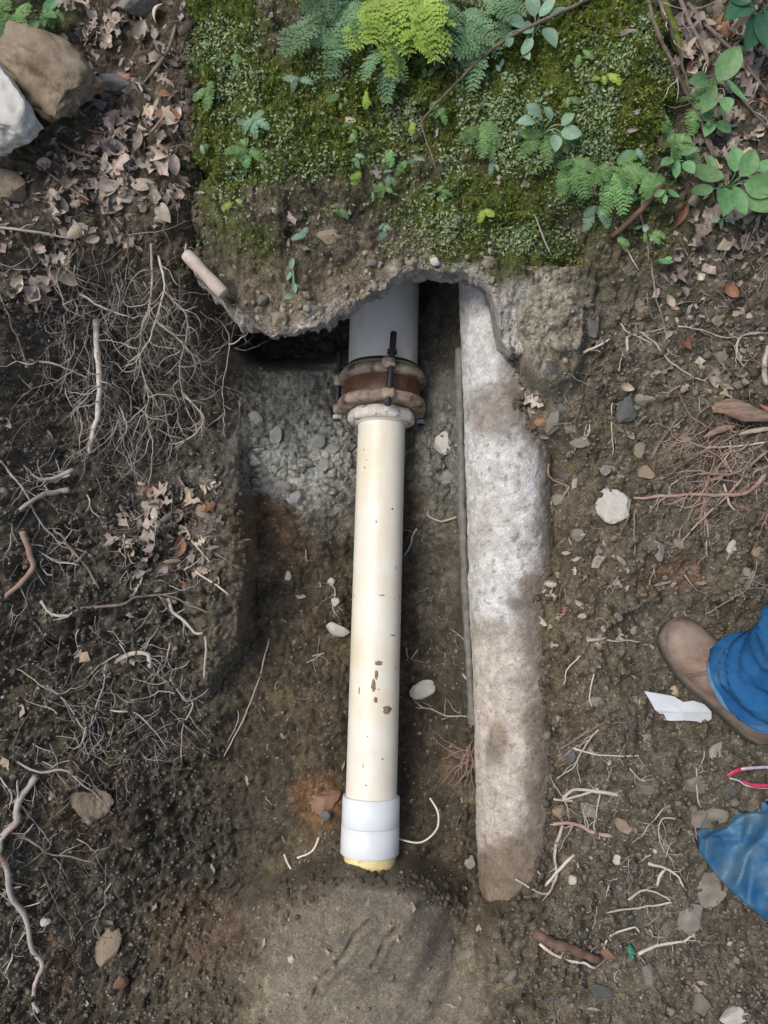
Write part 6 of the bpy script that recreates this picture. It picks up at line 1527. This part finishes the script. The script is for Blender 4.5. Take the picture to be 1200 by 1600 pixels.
# body: one continuous skinned figure above the waist, hands with five fingers
def skin_obj(name, joints, edges, radii, mat, root_i=0, lv=2):
    v = wld(np.array(joints)) - np.array(pe.location)
    me = bpy.data.meshes.new(name); me.from_pydata(v.tolist(), edges, []); me.materials.append(M[mat])
    o = bpy.data.objects.new(name, me); col.objects.link(o); o.parent = pe
    m_ = o.modifiers.new('skin', 'SKIN'); m_.use_smooth_shade = True
    for i, r in enumerate(radii): me.skin_vertices[0].data[i].radius = (r, r) if not isinstance(r, tuple) else r
    me.skin_vertices[0].data[root_i].use_root = True
    s_ = o.modifiers.new('sub', 'SUBSURF'); s_.levels = lv; s_.render_levels = lv; return o
H = hip_c
J = [H + UP * .0, H + UP * .18, H + UP * .36, H + UP * .48, H + UP * .56, H + UP * .64 + fd * .02, H + UP * .74 + fd * .03]
E = [(0, 1), (1, 2), (2, 3), (3, 4), (4, 5), (5, 6)]; R_ = [(.14, .11), (.13, .10), (.155, .10), (.12, .08), (.055, .055), (.085, .075), (.07, .07)]
hands = []
for sg in (-1, 1):
    b0 = len(J); sh = H + UP * .46 + side * sg * .17; el = sh - UP * .28 + side * sg * .05 - fd * .02; wr = el - UP * .22 + fd * .10; pm = wr - UP * .07 + fd * .05
    J += [sh, el, wr, pm]; E += [(3, b0), (b0, b0 + 1), (b0 + 1, b0 + 2), (b0 + 2, b0 + 3)]; R_ += [(.055, .055), (.042, .042), (.028, .028), (.034, .018)]; hands.append((sg, pm, wr))
skin_obj('body', J, E, R_, 'skin')
for sg, pm, wr in hands:
    dn_ = unit(pm - wr)
    for i in range(5):
        if i == 4: pts_ = [wr + dn_ * .03, wr + dn_ * .05 + fd * .035, wr + dn_ * .085 + fd * .05]; r_ = [.011, .010, .007]
        else:
            o_ = fd * (.027 - .018 * i); l_ = [.075, .085, .078, .06][i]; pts_ = [pm + o_, pm + o_ + dn_ * (.03 + l_ * .4), pm + o_ + dn_ * (.03 + l_ * .7) - side * sg * .012, pm + o_ + dn_ * (.028 + l_) - side * sg * .03]; r_ = [.010, .0095, .0085, .007]
        skin_obj('thumb' if i == 4 else 'finger', pts_, [(a, a + 1) for a in range(len(pts_) - 1)], r_, 'skin', 0, 1)
skin_obj('shirt', [H - UP * .02, H + UP * .18, H + UP * .36, H + UP * .485] + [q for sg in (-1, 1) for q in (H + UP * .46 + side * sg * .17, H + UP * .30 + side * sg * .20 - fd * .01)], [(0, 1), (1, 2), (2, 3), (3, 4), (4, 5), (3, 6), (6, 7)], [(.16, .13), (.15, .12), (.17, .12), (.10, .09), (.07, .07), (.06, .06), (.07, .07), (.06, .06)], 'shirt')
hd = H + UP * .70 + fd * .02
v, f = ICO[3]; hv = v * .5
P = hd + UP * .035 - fd * .018 + v[:, :1] * side * .085 + v[:, 1:2] * fd * .10 + np.clip(v[:, 2:], -.25, 1) * UP * .115
mesh_obj('hair', P, f, M['hair'], pe)
for sg in (-1, 1):
    v_, f_ = ICO[2]; mesh_obj('eye', hd + fd * .092 + side * sg * .031 + v_ * .011, f_, M['white_strip'], pe)
    V_, f_ = box_at(hd + side * sg * .083, side * .007, fd * .018, UP * .028, .5); mesh_obj('ear', V_, f_, M['skin'], pe)
V_, f_ = box_at(hd + fd * .102 - UP * .025, side * .012, fd * .018, UP * .026, .5); mesh_obj('nose', V_, f_, M['skin'], pe)
V_, f_ = box_at(hd + fd * .088 - UP * .068, side * .024, fd * .008, UP * .006, .5); mesh_obj('mouth', V_, f_, M['root_pink'], pe)
